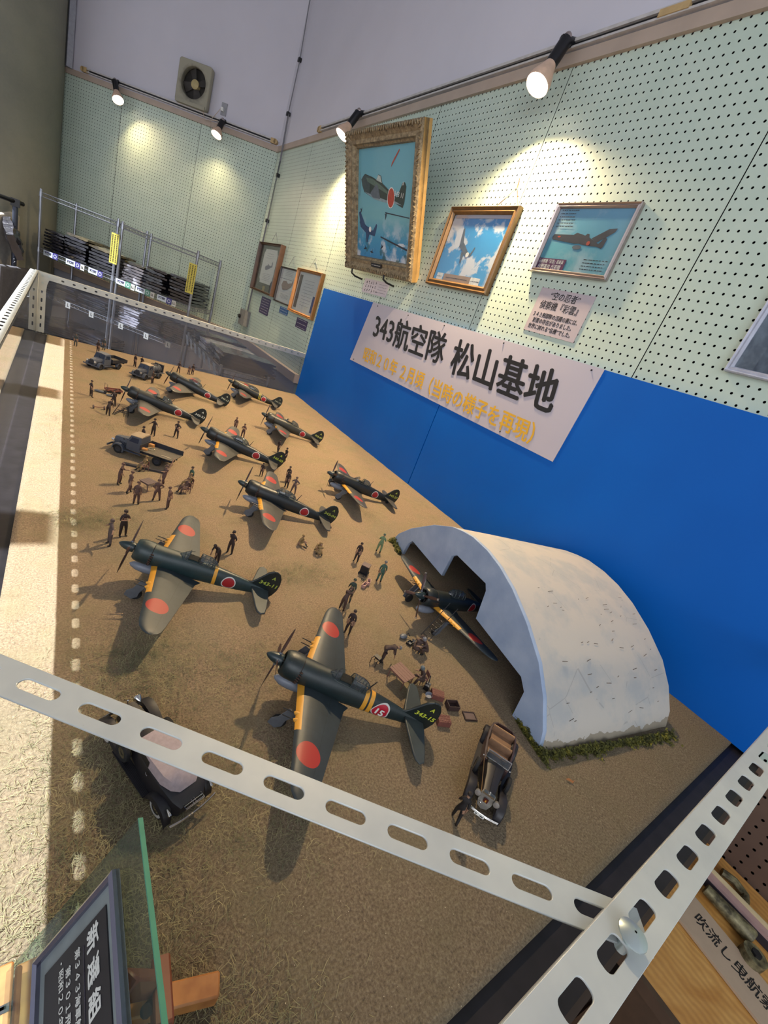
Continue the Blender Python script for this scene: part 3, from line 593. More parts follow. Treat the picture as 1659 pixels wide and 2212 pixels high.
# ================================================================== model fighters (built in real metres, scaled 1/24)
SC = 1 / 24.255; TH = 13.19; HZ = 1.74
PT = T(0, 0, HZ) @ RY(-TH)      # datum line pitched nose-up, wheels on the ground
def plane_paint(name, base, bands=(), disc=True, num=None, worn=0):
    t = NT(name); X = t.xyz(); n1 = t.noise(1.6, 5, .65); n2 = t.noise(14, 4, .7)
    b0 = lin(base)[:3]; col = t.ramp(n1, (.3, [x * .75 for x in b0]), (.7, [x * 1.3 for x in b0]))
    spk = t.m('MULTIPLY', t.ramp(n2, (.70, (0, 0, 0)), (.73, (1, 1, 1))), .25 + worn); col = t.mix(spk, col, '8c948c')
    pv = t.m('LESS_THAN', t.m('ABSOLUTE', t.m('SUBTRACT', t.m('FRACT', t.m('DIVIDE', X[0], .9)), .5)), .008)   # panel seams
    col = t.mix(t.m('MULTIPLY', pv, .45), col, '0a0d0d')
    if disc:
        du, dw = t.m('ADD', X[0], 4.2), t.m('SUBTRACT', X[2], .08); r_ = t.m('SQRT', t.m('ADD', t.m('MULTIPLY', du, du), t.m('MULTIPLY', dw, dw)))
        if num:   # rounded-triangle flash instead of a plain disc
            r_ = t.m('ADD', r_, t.m('MULTIPLY', t.m('ABSOLUTE', t.m('SUBTRACT', dw, t.m('MULTIPLY', du, -.15))), t.m('MULTIPLY', du, .55)))
        col = t.mix(t.m('LESS_THAN', r_, .47 if num else .42), col, 'b9b9b4'); col = t.mix(t.m('LESS_THAN', r_, .41 if num else .36), col, '8e1620' if not num else 'a5142c')
    sk = t.m('ADD', X[0], t.m('MULTIPLY', t.m('SUBTRACT', X[2], .1), -.16))
    for (u0, u1, c_) in bands:
        m_ = t.m('MULTIPLY', t.m('LESS_THAN', sk, u0), t.m('GREATER_THAN', sk, u1)); col = t.mix(m_, col, c_)
    t.bump(n2, .05, .004)
    return t.fin(col, .42)
def wing_paint(name, base, le=True, tail=False):
    t = NT(name); X = t.xyz(); n1 = t.noise(1.3, 5, .65); n2 = t.noise(16, 4, .7); b0 = lin(base)[:3]
    col = t.ramp(n1, (.3, [x * .78 for x in b0]), (.7, [x * 1.22 for x in b0]))
    col = t.mix(t.m('MULTIPLY', t.ramp(n2, (.70, (0, 0, 0)), (.74, (1, 1, 1))), .3), col, '9a9a8c')
    av = t.m('ABSOLUTE', X[1])
    for cu in (-1.75,):
        ln_ = t.m('LESS_THAN', t.m('ABSOLUTE', t.m('SUBTRACT', X[0], t.m('ADD', cu, t.m('MULTIPLY', av, .09)))), .012); col = t.mix(t.m('MULTIPLY', ln_, .5), col, '0c0f0f')
    rb = t.m('LESS_THAN', t.m('ABSOLUTE', t.m('SUBTRACT', t.m('FRACT', t.m('DIVIDE', X[1], 1.1)), .5)), .008); col = t.mix(t.m('MULTIPLY', rb, .4), col, '0c0f0f')
    du, dv = t.m('ADD', X[0], .98), t.m('SUBTRACT', av, 3.95); r_ = t.m('SQRT', t.m('ADD', t.m('MULTIPLY', du, du), t.m('MULTIPLY', dv, dv)))
    col = t.mix(t.m('LESS_THAN', r_, .56), col, '96261f')
    if le and not tail:
        e = t.m('ADD', X[0], t.m('MULTIPLY', av, .09)); m_ = t.m('MULTIPLY', t.m('GREATER_THAN', e, -.19), t.m('LESS_THAN', av, 3.0)); col = t.mix(m_, col, 'c98f2e')
    return t.fin(col, .5)
M_prop = mat('prop_brown', '45302c', .35, scale=4); M_spin = mat('spinner_green', '1c2b2e', .35, scale=2); M_eng = mat('engine_black', '0c0c0e', .5)
M_tyre = mat('rubber', '101012', .8); M_lg = mat('gear_grey', '5d6168', .45, .2, scale=3); M_cock = mat('cockpit_dark', '060807', .9); M_tank = mat('tank_grey', '747a86', .4, scale=2)
M_cang = glass('canopy_glass', 'c8d0d0', 1.6, .05, .06); M_cfr = mat('canopy_frame', '2e3836', .5); M_exh = mat('exhaust', '3b2a22', .6, .4); M_yel = mat('band_yellow', 'c98f2e', .5, scale=5)
M_stenc = mat('stencil_white', 'a8aca6', .6)
FS = [(.33, .0, .62, .62, .62), (-.4, .0, .61, .64, .66), (-1.2, .02, .57, .67, .68), (-2.0, .03, .52, .69, .67), (-3.0, .05, .45, .63, .60), (-3.8, .07, .39, .58, .55), (-4.8, .10, .29, .48, .46), (-5.7, .13, .18, .35, .33), (-6.4, .15, .10, .25, .22), (-6.85, .16, .03, .18, .16)]
def oval(u, c, hw, ht, hb, n=28):
    P = []
    for j in range(n):
        a = 2 * math.pi * j / n; y = math.cos(a); z = math.sin(a); P.append((u, hw * y * (abs(y) ** -.08 if abs(y) > 1e-6 else 1), c + (ht if z > 0 else hb) * z))
    return P
def fus_z(u, top=True):
    for a, b in zip(FS, FS[1:]):
        if a[0] >= u >= b[0]:
            k = (a[0] - u) / (a[0] - b[0]); f = lambda i: a[i] + (b[i] - a[i]) * k
            return f(1) + (f(3) if top else -f(4)), f(2)
    return .6, .6
_pm = {}
def cached(k, fn):
    if k not in _pm: _pm[k] = fn()
    return _pm[k]
def plate(name, poly, th, m_, bev=.03): return curve_mesh(name, [poly], th, [m_], bev)
def wing_mesh(side, m_):
    St = [(.42, .05, -2.75, .34, -.50), (.8, .0, -2.5, .34, -.47), (1.4, -.06, -2.38, .33, -.41), (2.8, -.2, -2.12, .27, -.30), (4.2, -.33, -1.85, .21, -.19), (5.2, -.43, -1.66, .16, -.10), (5.6, -.54, -1.56, .13, -.07), (5.85, -.72, -1.42, .10, -.05), (5.97, -.93, -1.2, .06, -.04), (6.0, -1.05, -1.1, .03, -.035)]
    xs = [0, .03, .1, .25, .45, .7, 1.0]; up = [0, .35, .62, .75, .70, .42, .04]; lw_ = [0, -.2, -.3, -.34, -.3, -.18, -.04]; rings = []
    for v, le, te, th, w0 in St:
        r_ = [(le + (te - le) * x, v * side, w0 + th * z) for x, z in zip(xs, up)] + [(le + (te - le) * x, v * side, w0 + th * z) for x, z in reversed(list(zip(xs[1:], lw_[1:])))]
        rings.append(r_)
    return MB().loft(rings, 0).mesh('wing', [m_], 40)
def blade_mesh():
    b = MB(); rings = []
    for r_, c_, th, tw in ((.18, .10, .09, 60), (.35, .13, .08, 50), (.6, .22, .05, 40), (1.0, .27, .035, 30), (1.35, .23, .025, 22), (1.58, .13, .015, 18), (1.65, .03, .008, 16)):
        rings.append([(th * .5 * math.sin(a) * math.cos(R(tw)) - c_ * .5 * math.cos(a) * math.sin(R(tw)) * .8, c_ * .5 * math.cos(a) * math.cos(R(tw)) + th * .5 * math.sin(a) * math.sin(R(tw)), r_) for a in [2 * math.pi * j / 10 for j in range(10)]])
    return b.loft(rings).mesh('propeller_blade', [M_prop], 50)
M_tip = mat('blade_tip_silver', 'b5aa9c', .3, .6)
def fighter(label, x, y, h, body, wingm, prop=20, open_=True, mast=True, tank=True, le=True, num='', numcol='b4b23c', flash=None, silver_tips=False, blades=4):
    r_ = root('fighter_plane', (x, y, .0005), R(h), SC, label, 'model aircraft', 'model fighter planes parked on the airfield')
    bm_, wm_ = body, wingm
    P = lambda nm, me, M=None, par=None: ob(nm, me, par or r_, (PT @ M if M is not None else PT) if par is None else M)
    def fus():
        b = MB().loft([oval(*s_) for s_ in FS]); return b.mesh('fuselage', [M_spin], 50)
    me = cached('fus', fus).copy(); me.materials[0] = bm_; fz = P('fuselage', me)
    me = cached('cowl', lambda: MB().loft([oval(u, 0, a, a, a) for u, a in ((.30, .655), (.5, .665), (.85, .655), (1.08, .60), (1.19, .52), (1.205, .46), (1.12, .44), (.8, .46))], caps=(0, 0)).mesh('cowling', [M_spin], 50)).copy(); me.materials[0] = bm_; cw = P('cowling', me)
    P('engine', cached('eng', lambda: engine()))
    for s_ in (1, -1):
        me = cached(('exh', s_), lambda: exhausts(s_)); P('exhaust_stubs', me)
        me = wing_mesh(s_, wm_) if ('w', s_) not in _pm else _pm[('w', s_)].copy(); _pm.setdefault(('w', s_), me); me.materials[0] = wm_; wg = P('wing', me)
        for v in (2.15, 2.5):
            ob('cannon_barrel', cached('can', lambda: MB().cyl((0, 0, 0), (.75, 0, 0), .035, .022, 8).mesh('cannon_barrel', [M_eng])), wg, T(-.12 - v * .09 + .05, s_ * v, -.33))
            ob('cannon_fairing', cached('canf' + str(le), lambda: MB().lathe([(.02, .28), (.09, .2), (.11, .0), (.03, -.3)], RY(90), 10).mesh('cannon_fairing', [M_yel if le else wm_])), wg, T(-.12 - v * .09, s_ * v, -.31))
        st = [(0, 0), (.12, .75), (-.12, 2.0), (-.26, 2.3), (-.48, 2.38), (-.72, 2.25), (-.95, 1.0), (-.98, .1)]
        st = [(0, .0), (-.1, .6), (-.38, 1.9), (-.5, 2.2), (-.68, 2.32), (-.9, 2.2), (-1.0, 1.6), (-1.08, .5), (-1.08, .0)]
        me = cached(('stab', s_), lambda: plate('tailplane', [(a, b_ * s_) for a, b_ in st], .12, M_spin, .05)).copy(); me.materials[0] = tail_of(wm_); P('tailplane', me, T(-5.58, .08 * s_, .30))
        lg = P('landing_gear', cached(('strut', s_), lambda: MB().cyl((-.25, 1.95 * s_, -.40), (.16, 1.95 * s_, -1.5), .07, n=10).cyl((.16, 1.95 * s_, -1.45), (.18, 1.86 * s_, -1.5), .05, n=8).tube([(-.5, 1.95 * s_, -.45), (-.1, 1.95 * s_, -1.0)], .03, 6).mesh('landing_gear', [M_lg])))
        ob('wheel', cached('wheel', lambda: MB().lathe([(.06, .09), (.15, .10), (.20, .07), (.31, .09), (.345, .04), (.345, -.04), (.31, -.09), (.20, -.07), (.06, -.09)], RX(90), 20, 0, (1, 1)).mesh('wheel', [M_tyre])), lg, T(.184, 1.82 * s_, -1.485))
        ob('gear_door', cached(('gd', s_), lambda: plate('gear_door', [(-.22, .10), (.22, .10), (.2, -.6), (.34, -.9), (.26, -1.2), (-.16, -1.2), (-.30, -.9), (-.18, -.55)], .03, M_lg, .01)), lg, T(.0, 2.07 * s_, -.5) @ RY(-20) @ RX(90))
    fin = [(-5.1, .42), (-5.5, .55), (-5.85, 1.05), (-6.15, 1.55), (-6.4, 1.74), (-6.42, 1.74), (-6.42, .1), (-5.2, .2)]
    me = cached('fin', lambda: plate('fin', fin, .13, M_spin, .05)).copy(); me.materials[0] = bm_ if False else M_fin; P('fin', me, RX(90))
    rud = [(-6.44, 1.74), (-6.6, 1.78), (-6.82, 1.68), (-7.02, 1.4), (-7.12, 1.0), (-7.12, .55), (-7.0, .15), (-6.85, -.12), (-6.44, -.12)]
    rd = P('rudder', cached('rud', lambda: plate('rudder', rud, .10, M_fin, .045)), RX(90))
    if num:
        mm = mat('tail_number_' + numcol, numcol, .5, var=.04)
        for s_ in (1, -1):
            A = T(-6.46, s_ * .074, .80) @ (RX(90) if s_ < 0 else RX(90) @ RY(180))
            ob('lettering', cached(('num', num, numcol), lambda: text_mesh(num, .36, mm, off=.012, shear=.12, width=1.14)), r_, PT @ A)
            A = T(-6.6, s_ * .074, 1.32) @ (RX(90) if s_ < 0 else RX(90) @ RY(180))
            ob('lettering', cached(('A', numcol), lambda: text_mesh('A', .32, mm, off=.012, shear=.1)), r_, PT @ A)
    if flash:
        mm = mat('flash_white', 'c9c9c4', .5)
        for s_ in (1, -1): ob('lettering', text_mesh(flash, .52, mm, off=.02, thick=.001), r_, PT @ T(-4.18, s_ * .385, .06) @ RZ(s_ * -5.5 if s_ > 0 else 5.5) @ (RX(90) if s_ < 0 else RX(90) @ RY(180)))
    P('spinner', cached('spin', lambda: MB().lathe([(.001, 2.064), (.07, 2.02), (.15, 1.92), (.22, 1.75), (.27, 1.52), (.285, 1.32), (.27, 1.24)], RY(90), 24, 0, (1, 1)).mesh('spinner', [M_spin])))
    for k in range(blades):
        bl_ = P('propeller_blade', cached('blade', blade_mesh), T(1.47, 0, 0) @ RX(prop + k * 360 / blades))
        if silver_tips: ob('blade_tip', cached('btip', lambda: MB().box((0, 0, 1.6), (.07, .13, .09)).mesh('blade_tip', [M_tip])), bl_)
        ob('blade_root', cached('broot', lambda: MB().cyl((0, 0, .24), (0, 0, .33), .085, .075, 10).mesh('blade_root', [M_lg])), bl_)
    cg = canopy(r_, open_)
    if mast: P('antenna_mast', cached('mast', lambda: MB().cyl((-3.12, 0, .62), (-3.28, 0, 1.35), .04, .018, 6).mesh('antenna_mast', [M_eng])))
    if tank: P('drop_tank', cached('tank', lambda: MB().lathe([(.01, 1.0), (.14, .88), (.25, .6), (.29, .2), (.27, -.25), (.18, -.7), (.02, -1.05)], T(.15, 0, -1.05) @ RY(90), 16).box((.1, 0, -.75), (.4, .05, .2)).mesh('drop_tank', [M_tank])))
    tw = P('tail_wheel', cached('tw', lambda: MB().cyl((-6.0, 0, -.12), (-6.2, 0, -.42), .04).lathe([(.03, .05), (.14, .05), (.15, 0), (.14, -.05), (.03, -.05)], T(-6.22, 0, -.18) @ RX(90), 12, 0, (1, 1)).mesh('tail_wheel', [M_tyre])))
    return r_
def tail_of(m_):
    k = 'tail_' + m_.name
    if k not in MC: MC[k] = mat(k, {'wing_green': '30383a', 'wing_grey': '45433f', 'wing_grey_stripe': '403e3b'}[m_.name], .5, scale=1.5, var=.2)
    return MC[k]
M_fin = mat('fin_green', '101a1a', .42, scale=1.5, var=.2)
def engine():
    b = MB().cyl((.75, 0, 0), (1.0, 0, 0), .3, .16, 16)
    for k in range(9):
        a = 2 * math.pi * k / 9; c_, s_ = math.cos(a), math.sin(a); b.cyl((.85, .2 * c_, .2 * s_), (.85, .45 * c_, .45 * s_), .1, n=8)
    b.cyl((.6, 0, 0), (.62, 0, 0), .46, n=20); b.cyl((1.0, 0, 0), (1.28, 0, 0), .12, n=12)
    return b.mesh('engine', [M_eng])
def exhausts(s_):
    b = MB()
    for k in range(6):
        a = R(-35 + k * 13); y, z = .64 * math.cos(a) * s_, .64 * math.sin(a); b.cyl((.36, y * .96, z * .96), (.2, y * 1.06, z * 1.06), .05, .045, 8)
    b.tube([(.31, .68 * math.cos(R(a)) * s_, .68 * math.sin(R(a))) for a in range(-60, 95, 12)], .012, 4)
    return b.mesh('exhaust_stubs', [M_exh])
def canopy(r_, open_):
    secs = [(-1.02, .02, .0), (-1.30, .25, .22), (-1.52, .32, .40), (-1.95, .335, .44), (-2.45, .33, .43), (-2.8, .28, .33), (-3.08, .10, .06)]
    def ring(u, hw, ht, k=1.0, n=10):
        z0, _ = fus_z(u); z0 -= .10; return [(u, hw * k * math.cos(math.pi * j / n), z0 + (ht + .10) * k * math.sin(math.pi * j / n)) for j in range(n + 1)]
    def gm(a, b): return MB().loft([ring(*s_) for s_ in secs[a:b]], closed=False).mesh('canopy_glass', [M_cang], 40, fix=False)
    if open_:
        ob('windshield', cached('cgA', lambda: gm(0, 3)), r_, PT); ob('sliding_hood', cached('cgB', lambda: gm(3, 7)), r_, PT @ T(-.22, 0, .02))
    else: ob('canopy_glass', cached('cg', lambda: gm(0, 7)), r_, PT)
    def fr(off):
        b = MB()
        for i, (u, hw, ht) in enumerate(secs[1:6]):
            b.tube(ring(u - (off if i > 1 else 0), hw, ht, 1.01), .018, 4)
            if i in (2, 3) and off: b.tube(ring(u - off - .2, hw, ht, 1.01), .014, 4)
        for s_ in (1, -1):
            for j in (3, 7):
                b.tube([ring(u - (off if i > 1 else 0), hw, ht, 1.01)[j] for i, (u, hw, ht) in enumerate(secs[:3])], .014, 4)
                b.tube([tuple(Vector(ring(u, hw, ht, 1.01)[j]) - Vector((off, 0, 0))) for (u, hw, ht) in secs[3:]], .014, 4)
        for s_ in (1, -1): b.tube([(u, s_ * (hw + .02), fus_z(u)[0] - .10) for u, hw, ht in secs[1:6]], .022, 4)
        return b.mesh('canopy_frame', [M_cfr])
    ob('canopy_frame', cached('cf%d' % open_, lambda: fr(.22 if open_ else 0)), r_, PT)
    ob('cockpit_shade_plate', cached('cp', lambda: MB().loft([[(u, y, fus_z(u)[0] + dz) for y, dz in ((-.27, -.02), (-.2, .0), (0, .012), (.2, .0), (.27, -.02), (.2, -.08), (-.2, -.08))] for u in (-1.42, -1.7, -2.0, -2.35)]).mesh('cockpit_shade_plate', [M_cock], 0)), r_, PT @ T(0, 0, .03))  # black plate painted as the shade inside the cockpit
    ob('pilot_seat', cached('seat', lambda: MB().box((-2.32, 0, .78), (.06, .34, .34), taper=(1, .7)).mesh('pilot_seat', [M_cfr])), r_, PT)
GRN = '182426'; GRN2 = '1d2e30'
bp_A = plane_paint('paint_bands2', GRN, ((-3.18, -3.4, 'c98f2e'), (-3.5, -3.72, 'c98f2e')), True, '15', .3)
bp_B = plane_paint('paint_band1', GRN2, ((-3.22, -3.42, 'c98f2e'),))
bp_C = plane_paint('paint_plain', '161c1f'); bp_I = plane_paint('paint_faded', '2c2d27'); bp_H = plane_paint('paint_bandsthin', '10140f', ((-3.3, -3.4, 'b8ab3c'), (-3.52, -3.62, 'b8ab3c')), worn=.5)
wp_A = wing_paint('wing_green', '262f34'); wp_G = wing_paint('wing_grey', '403e3b', False); wp_C = wing_paint('wing_grey_stripe', '3b3a38')
AC = [
 fighter('nearest dark green model fighter marked 343-15, two yellow bands, red flash 15', -1.2342, .5214, 146.7, bp_A, wp_A, 18, True, num='343-15', flash='15', numcol='b3bb3a'),
 fighter('large dark green model fighter marked 343-11 with one yellow band, at left', -1.4436, .9338, 159.8, bp_B, wp_A, 20, True, mast=False, num='343-11', numcol='8f9a3c'),
 fighter('dark model fighter marked 343-04 with closed canopy, behind the seated figures', -1.06, 1.3365, 159.5, bp_C, wp_C, 22, False, num='343-04', numcol='8f9a3c'),
 fighter('model fighter marked 343-27 standing near the blue board under the warm light', -.6019, 1.5384, 164.4, bp_C, wp_C, 20, True, num='343-27', numcol='a3ad4c'),
 fighter('dark model fighter marked 343-03 with closed canopy, in the middle of the field', -1.0774, 1.8615, 157.3, bp_C, wp_C, 22, False, num='343-03', numcol='b4c23c'),
 fighter('dark model fighter marked 343-23 with scaffold at its wing, far left', -1.3403, 2.2785, 167.5, bp_C, wp_G, 22, True, num='343-23', numcol='c9cbbd', le=False),
 fighter('dark model fighter marked 343-17 beside the tanker truck at the far end', -1.085, 2.7742, 153.2, bp_C, wp_G, 24, False, num='343-17', numcol='b9bda5', le=False),
 fighter('smallest looking dark model fighter with thin yellow bands, at the far back', -.6681, 2.9846, 159.6, bp_H, wp_G, 24, False, mast=False, num='343-35', numcol='8a8f7c', le=False),
 fighter('faded brownish model fighter marked 343-07 parked near the far blue board', -.6549, 2.3089, 162.7, bp_I, wp_G, 20, True, num='343-07', numcol='b4bb5c', mast=False, le=True),
 fighter('model fighter parked half inside the white shelter with silver tipped propeller', -.7306, .693, 176.2, plane_paint('paint_shelter', '1b2224', (), True, None, .1), wp_A, 28, False, silver_tips=True, mast=False),
]
# ================================================================== concrete shelter
t = NT('shelter_white'); n1 = t.noise(9, 5, .6); n2 = t.noise(40, 4, .7); X = t.xyz()
vv = t.new('ShaderNodeTexVoronoi'); vv.feature = 'DISTANCE_TO_EDGE'; vv.inputs['Scale'].default_value = 7; t.t.links.new(t.co, vv.inputs[0])
crack = t.m('MULTIPLY', t.m('LESS_THAN', vv.outputs['Distance'], .006), t.m('GREATER_THAN', n1, .52))
col = t.mix(t.ramp(n1, (.45, (0, 0, 0)), (.62, (.9, .9, .9))), 'b6b0a7', 'a3a4a3'); col = t.mix(t.m('MULTIPLY', crack, .28), col, '6c6a66')
edge = t.m('LESS_THAN', X[1], t.m('ADD', -.022, t.m('MULTIPLY', t.noise(16, 4), .085))); col = t.mix(edge, col, '8d8474')
t.bump(n2, .2, .002); M_shel = t.fin(col, .7)
t = NT('shelter_front'); n1 = t.noise(12, 5, .6); M_sfr = t.fin(t.ramp(n1, (.3, '8a9cb8'), (.7, 'a3b2c8')), .7)  # white front; the bluish light on it is painted into this colour
M_moss = NT('moss'); M_moss = M_moss.fin(M_moss.ramp(M_moss.noise(60), (.3, '2f3014'), (.55, '55541c'), (.75, '8a7e22')), .9)
sh_d = Vector((.2107, .9775, 0)); sh_n = Vector((.9775, -.2107, 0)); P0 = Vector((-.75, .232, 0))
sh = root('aircraft_shelter', (0, 0, 0), label='white arched concrete aircraft shelter with stepped dark opening against the blue board', cat='shelter')
outer = [(0, -.004), (.018, .047), (.06, .106), (.115, .158), (.198, .206), (.286, .243), (.36, .262), (.43, .270), (.505, .268), (.56, .257), (.615, .241), (.71, .194), (.833, .108), (.9, .045), (.928, -.004)]
def arch(k, sc_h=1.0, x0=0.0): return [(x0 + (x - .464) * k + .464, z * sc_h) for x, z in outer]
FM = frame(P0, sh_d, (0, 0, 1))          # x along the front, y up, z = x cross y
inner = [(.824, -.004), (.815, .053), (.794, .078), (.563, .088), (.56, .166), (.537, .184), (.376, .194), (.362, .178), (.347, .092), (.134, .093), (.106, .072), (.099, -.004)]
front = [(x, z) for x, z in outer] + inner
sg_ = 1 if (Matrix(FM).to_3x3() @ Vector((0, 0, 1))).dot(sh_n) > 0 else -1
ob('front_wall', curve_mesh('front_wall', [front], .012, [M_sfr], .001), sh, FM @ T(0, 0, .006 * sg_))
def dens(P, n=3):
    o = []
    for a, b in zip(P, P[1:]):
        for i in range(n): o.append((a[0] + (b[0] - a[0]) * i / n, a[1] + (b[1] - a[1]) * i / n))
    return o + [P[-1]]
rings = []
for dep, k, hh in ((0.0118, 1.0, 1.0), (.18, .99, .985), (.36, .975, .965), (.535, .955, .945)):
    rings.append([(x, z, dep * sg_) for x, z in dens(arch(k, hh))])
rin = [[(x, z - .0 if i in (0, 99) else z, d_) for i, (x, z, d_) in enumerate(rr2)] for rr2 in [[((x - .464) * .975 + .464, z * .965 if z > 0 else z, d_) for x, z, d_ in q] for q in rings]]
b = MB(); b.loft(rings, 0, None, (0, 0), closed=False); b.loft(rin, 0, None, (0, 0), closed=False)
n_ = len(rings[0]); last, lin_ = rings[-1], rin[-1]
b.add(last + lin_, [(i, i + 1, n_ + i + 1, n_ + i) for i in range(n_ - 1)]); b.add(rings[0] + rin[0], [(i, n_ + i, n_ + i + 1, i + 1) for i in range(n_ - 1)])
ob('vault', b.mesh('vault', [M_shel], 30), sh, FM)
# dry leaves/needles lying on the roof: children of the shelter are not needed, they are loose litter
b = MB(); q = random.Random(3)
for i in range(46):
    u = q.uniform(.08, .5); k = q.uniform(.05, .5); idx = q.uniform(1, 5.2); a, f_ = int(idx), idx - int(idx)
    x = outer[a][0] * (1 - f_) + outer[a + 1][0] * f_; z = outer[a][1] * (1 - f_) + outer[a + 1][1] * f_
    kk = 1 - .085 * u; x = (x - .464) * kk + .464; z = z * (1 - .1 * u) + .0035
    l = q.uniform(.002, .012); an = q.uniform(-.6, .6) + 1.2
    dx, dd = l * math.cos(an) * .5, l * math.sin(an)
    p_ = Vector((x, z, u * sg_)); tg = Vector((outer[a + 1][0] - outer[a][0], outer[a + 1][1] - outer[a][1], 0)).normalized() * dx + Vector((0, 0, dd))
    b.tube([p_ - tg, p_ + tg], .0006, 4)
ob('pine_needles', b.mesh('pine_needles', [mat('needle', '4a3a2c', .8)]), None, FM, label='dry needles and crumbs scattered over the shelter roof', cat='litter', kind='stuff')
def moss_line(label, pts, n, wd, hgt, seed):
    b = MB(); q = random.Random(seed)
    segs = [(Vector(a), Vector(c)) for a, c in zip(pts, pts[1:])]; tot = sum((c - a).length for a, c in segs)
    for i in range(n):
        d_ = q.uniform(0, tot)
        for a, c in segs:
            if d_ <= (c - a).length: break
            d_ -= (c - a).length
        p_ = a.lerp(c, d_ / (c - a).length); nn = Vector((-(c - a).y, (c - a).x)).normalized()
        clump = .35 + .65 * abs(mnoise.noise(Vector((p_.x * 30, p_.y * 30, seed)))) * 2
        off = abs(q.gauss(0, wd)) * clump; p_ = p_ - nn * off if True else p_
        hh = hgt * q.uniform(.2, 1) * clump * max(.2, 1 - off / (wd * 3)); an = q.uniform(0, 6.28); s2 = .0046 * q.uniform(.5, 1.3)
        c0 = Vector((p_.x, p_.y, hh * q.random())); e1 = Vector((math.cos(an), math.sin(an), q.uniform(-.7, .7))) * s2; e2 = Vector((-math.sin(an), math.cos(an), q.uniform(-.7, .9))) * s2 * .6
        b.add([c0 - e1, c0 - e2 * .5, c0 + e1, c0 + e2], [(0, 1, 2, 3)])
    return ob('moss_clumps', b.mesh('moss_clumps', [M_moss], 0, fix=False), None, label=label, cat='moss', kind='stuff')
pr = P0 + sh_n * .0
moss_line('yellow green moss growing along the near side foot of the shelter', [(-.757, .228), (-.60, .195), (-.45, .165), (-.24, .122)], 5200, .012, .030, 1)
moss_line('dark moss at the right front corner of the shelter', [(-.722, .335), (-.742, .29), (-.757, .228)][::-1], 2600, .013, .034, 2)
moss_line('small moss tuft at the far front corner of the shelter', [(-.55, 1.138), (-.566, 1.09), (-.588, 1.03)], 2000, .013, .036, 3)
# ================================================================== figures
def cloth_mat(name, dark=1.0):
    t = NT(name); oi = t.new('ShaderNodeObjectInfo'); n = t.noise(7, 3)
    return t.fin(t.mix(t.ramp(n, (.35, (0, 0, 0)), (.65, (.35, .35, .35))), oi.outputs['Color'], '0d0a0a'), .75)
M_cloth = cloth_mat('uniform_cloth'); M_skin = mat('painted_skin', '8a6a55', .6, scale=3); M_boot = mat('boots', '17110f', .5); M_face = mat('eye_paint', '1a1210', .6)
def limb(edges, V, pts, r, start):
    i = start
    for p, rr in zip(pts, r): V.append((Vector(p), rr)); edges.append((i, len(V) - 1)); i = len(V) - 1
    return i
def hand(E_, V, w_i, wp, ep):
    d = (wp - ep).normalized(); side = d.cross(Vector((0, 0, 1)));
    if side.length < .1: side = Vector((1, 0, 0))
    side.normalize(); V.append((wp + d * .06, .034)); E_.append((w_i, len(V) - 1)); p_i = len(V) - 1
    for k, o in enumerate((-.03, -.01, .01, .03)):
        l = (.07, .08, .075, .06)[k]; b_ = wp + d * .10 + side * o
        limb(E_, V, [b_, b_ + d * l * .5, b_ + d * l + Vector((0, 0, -.01))], (.011, .010, .008), p_i)
    limb(E_, V, [wp + d * .05 - side * .045, wp + d * .08 - side * .06], (.012, .010), w_i)
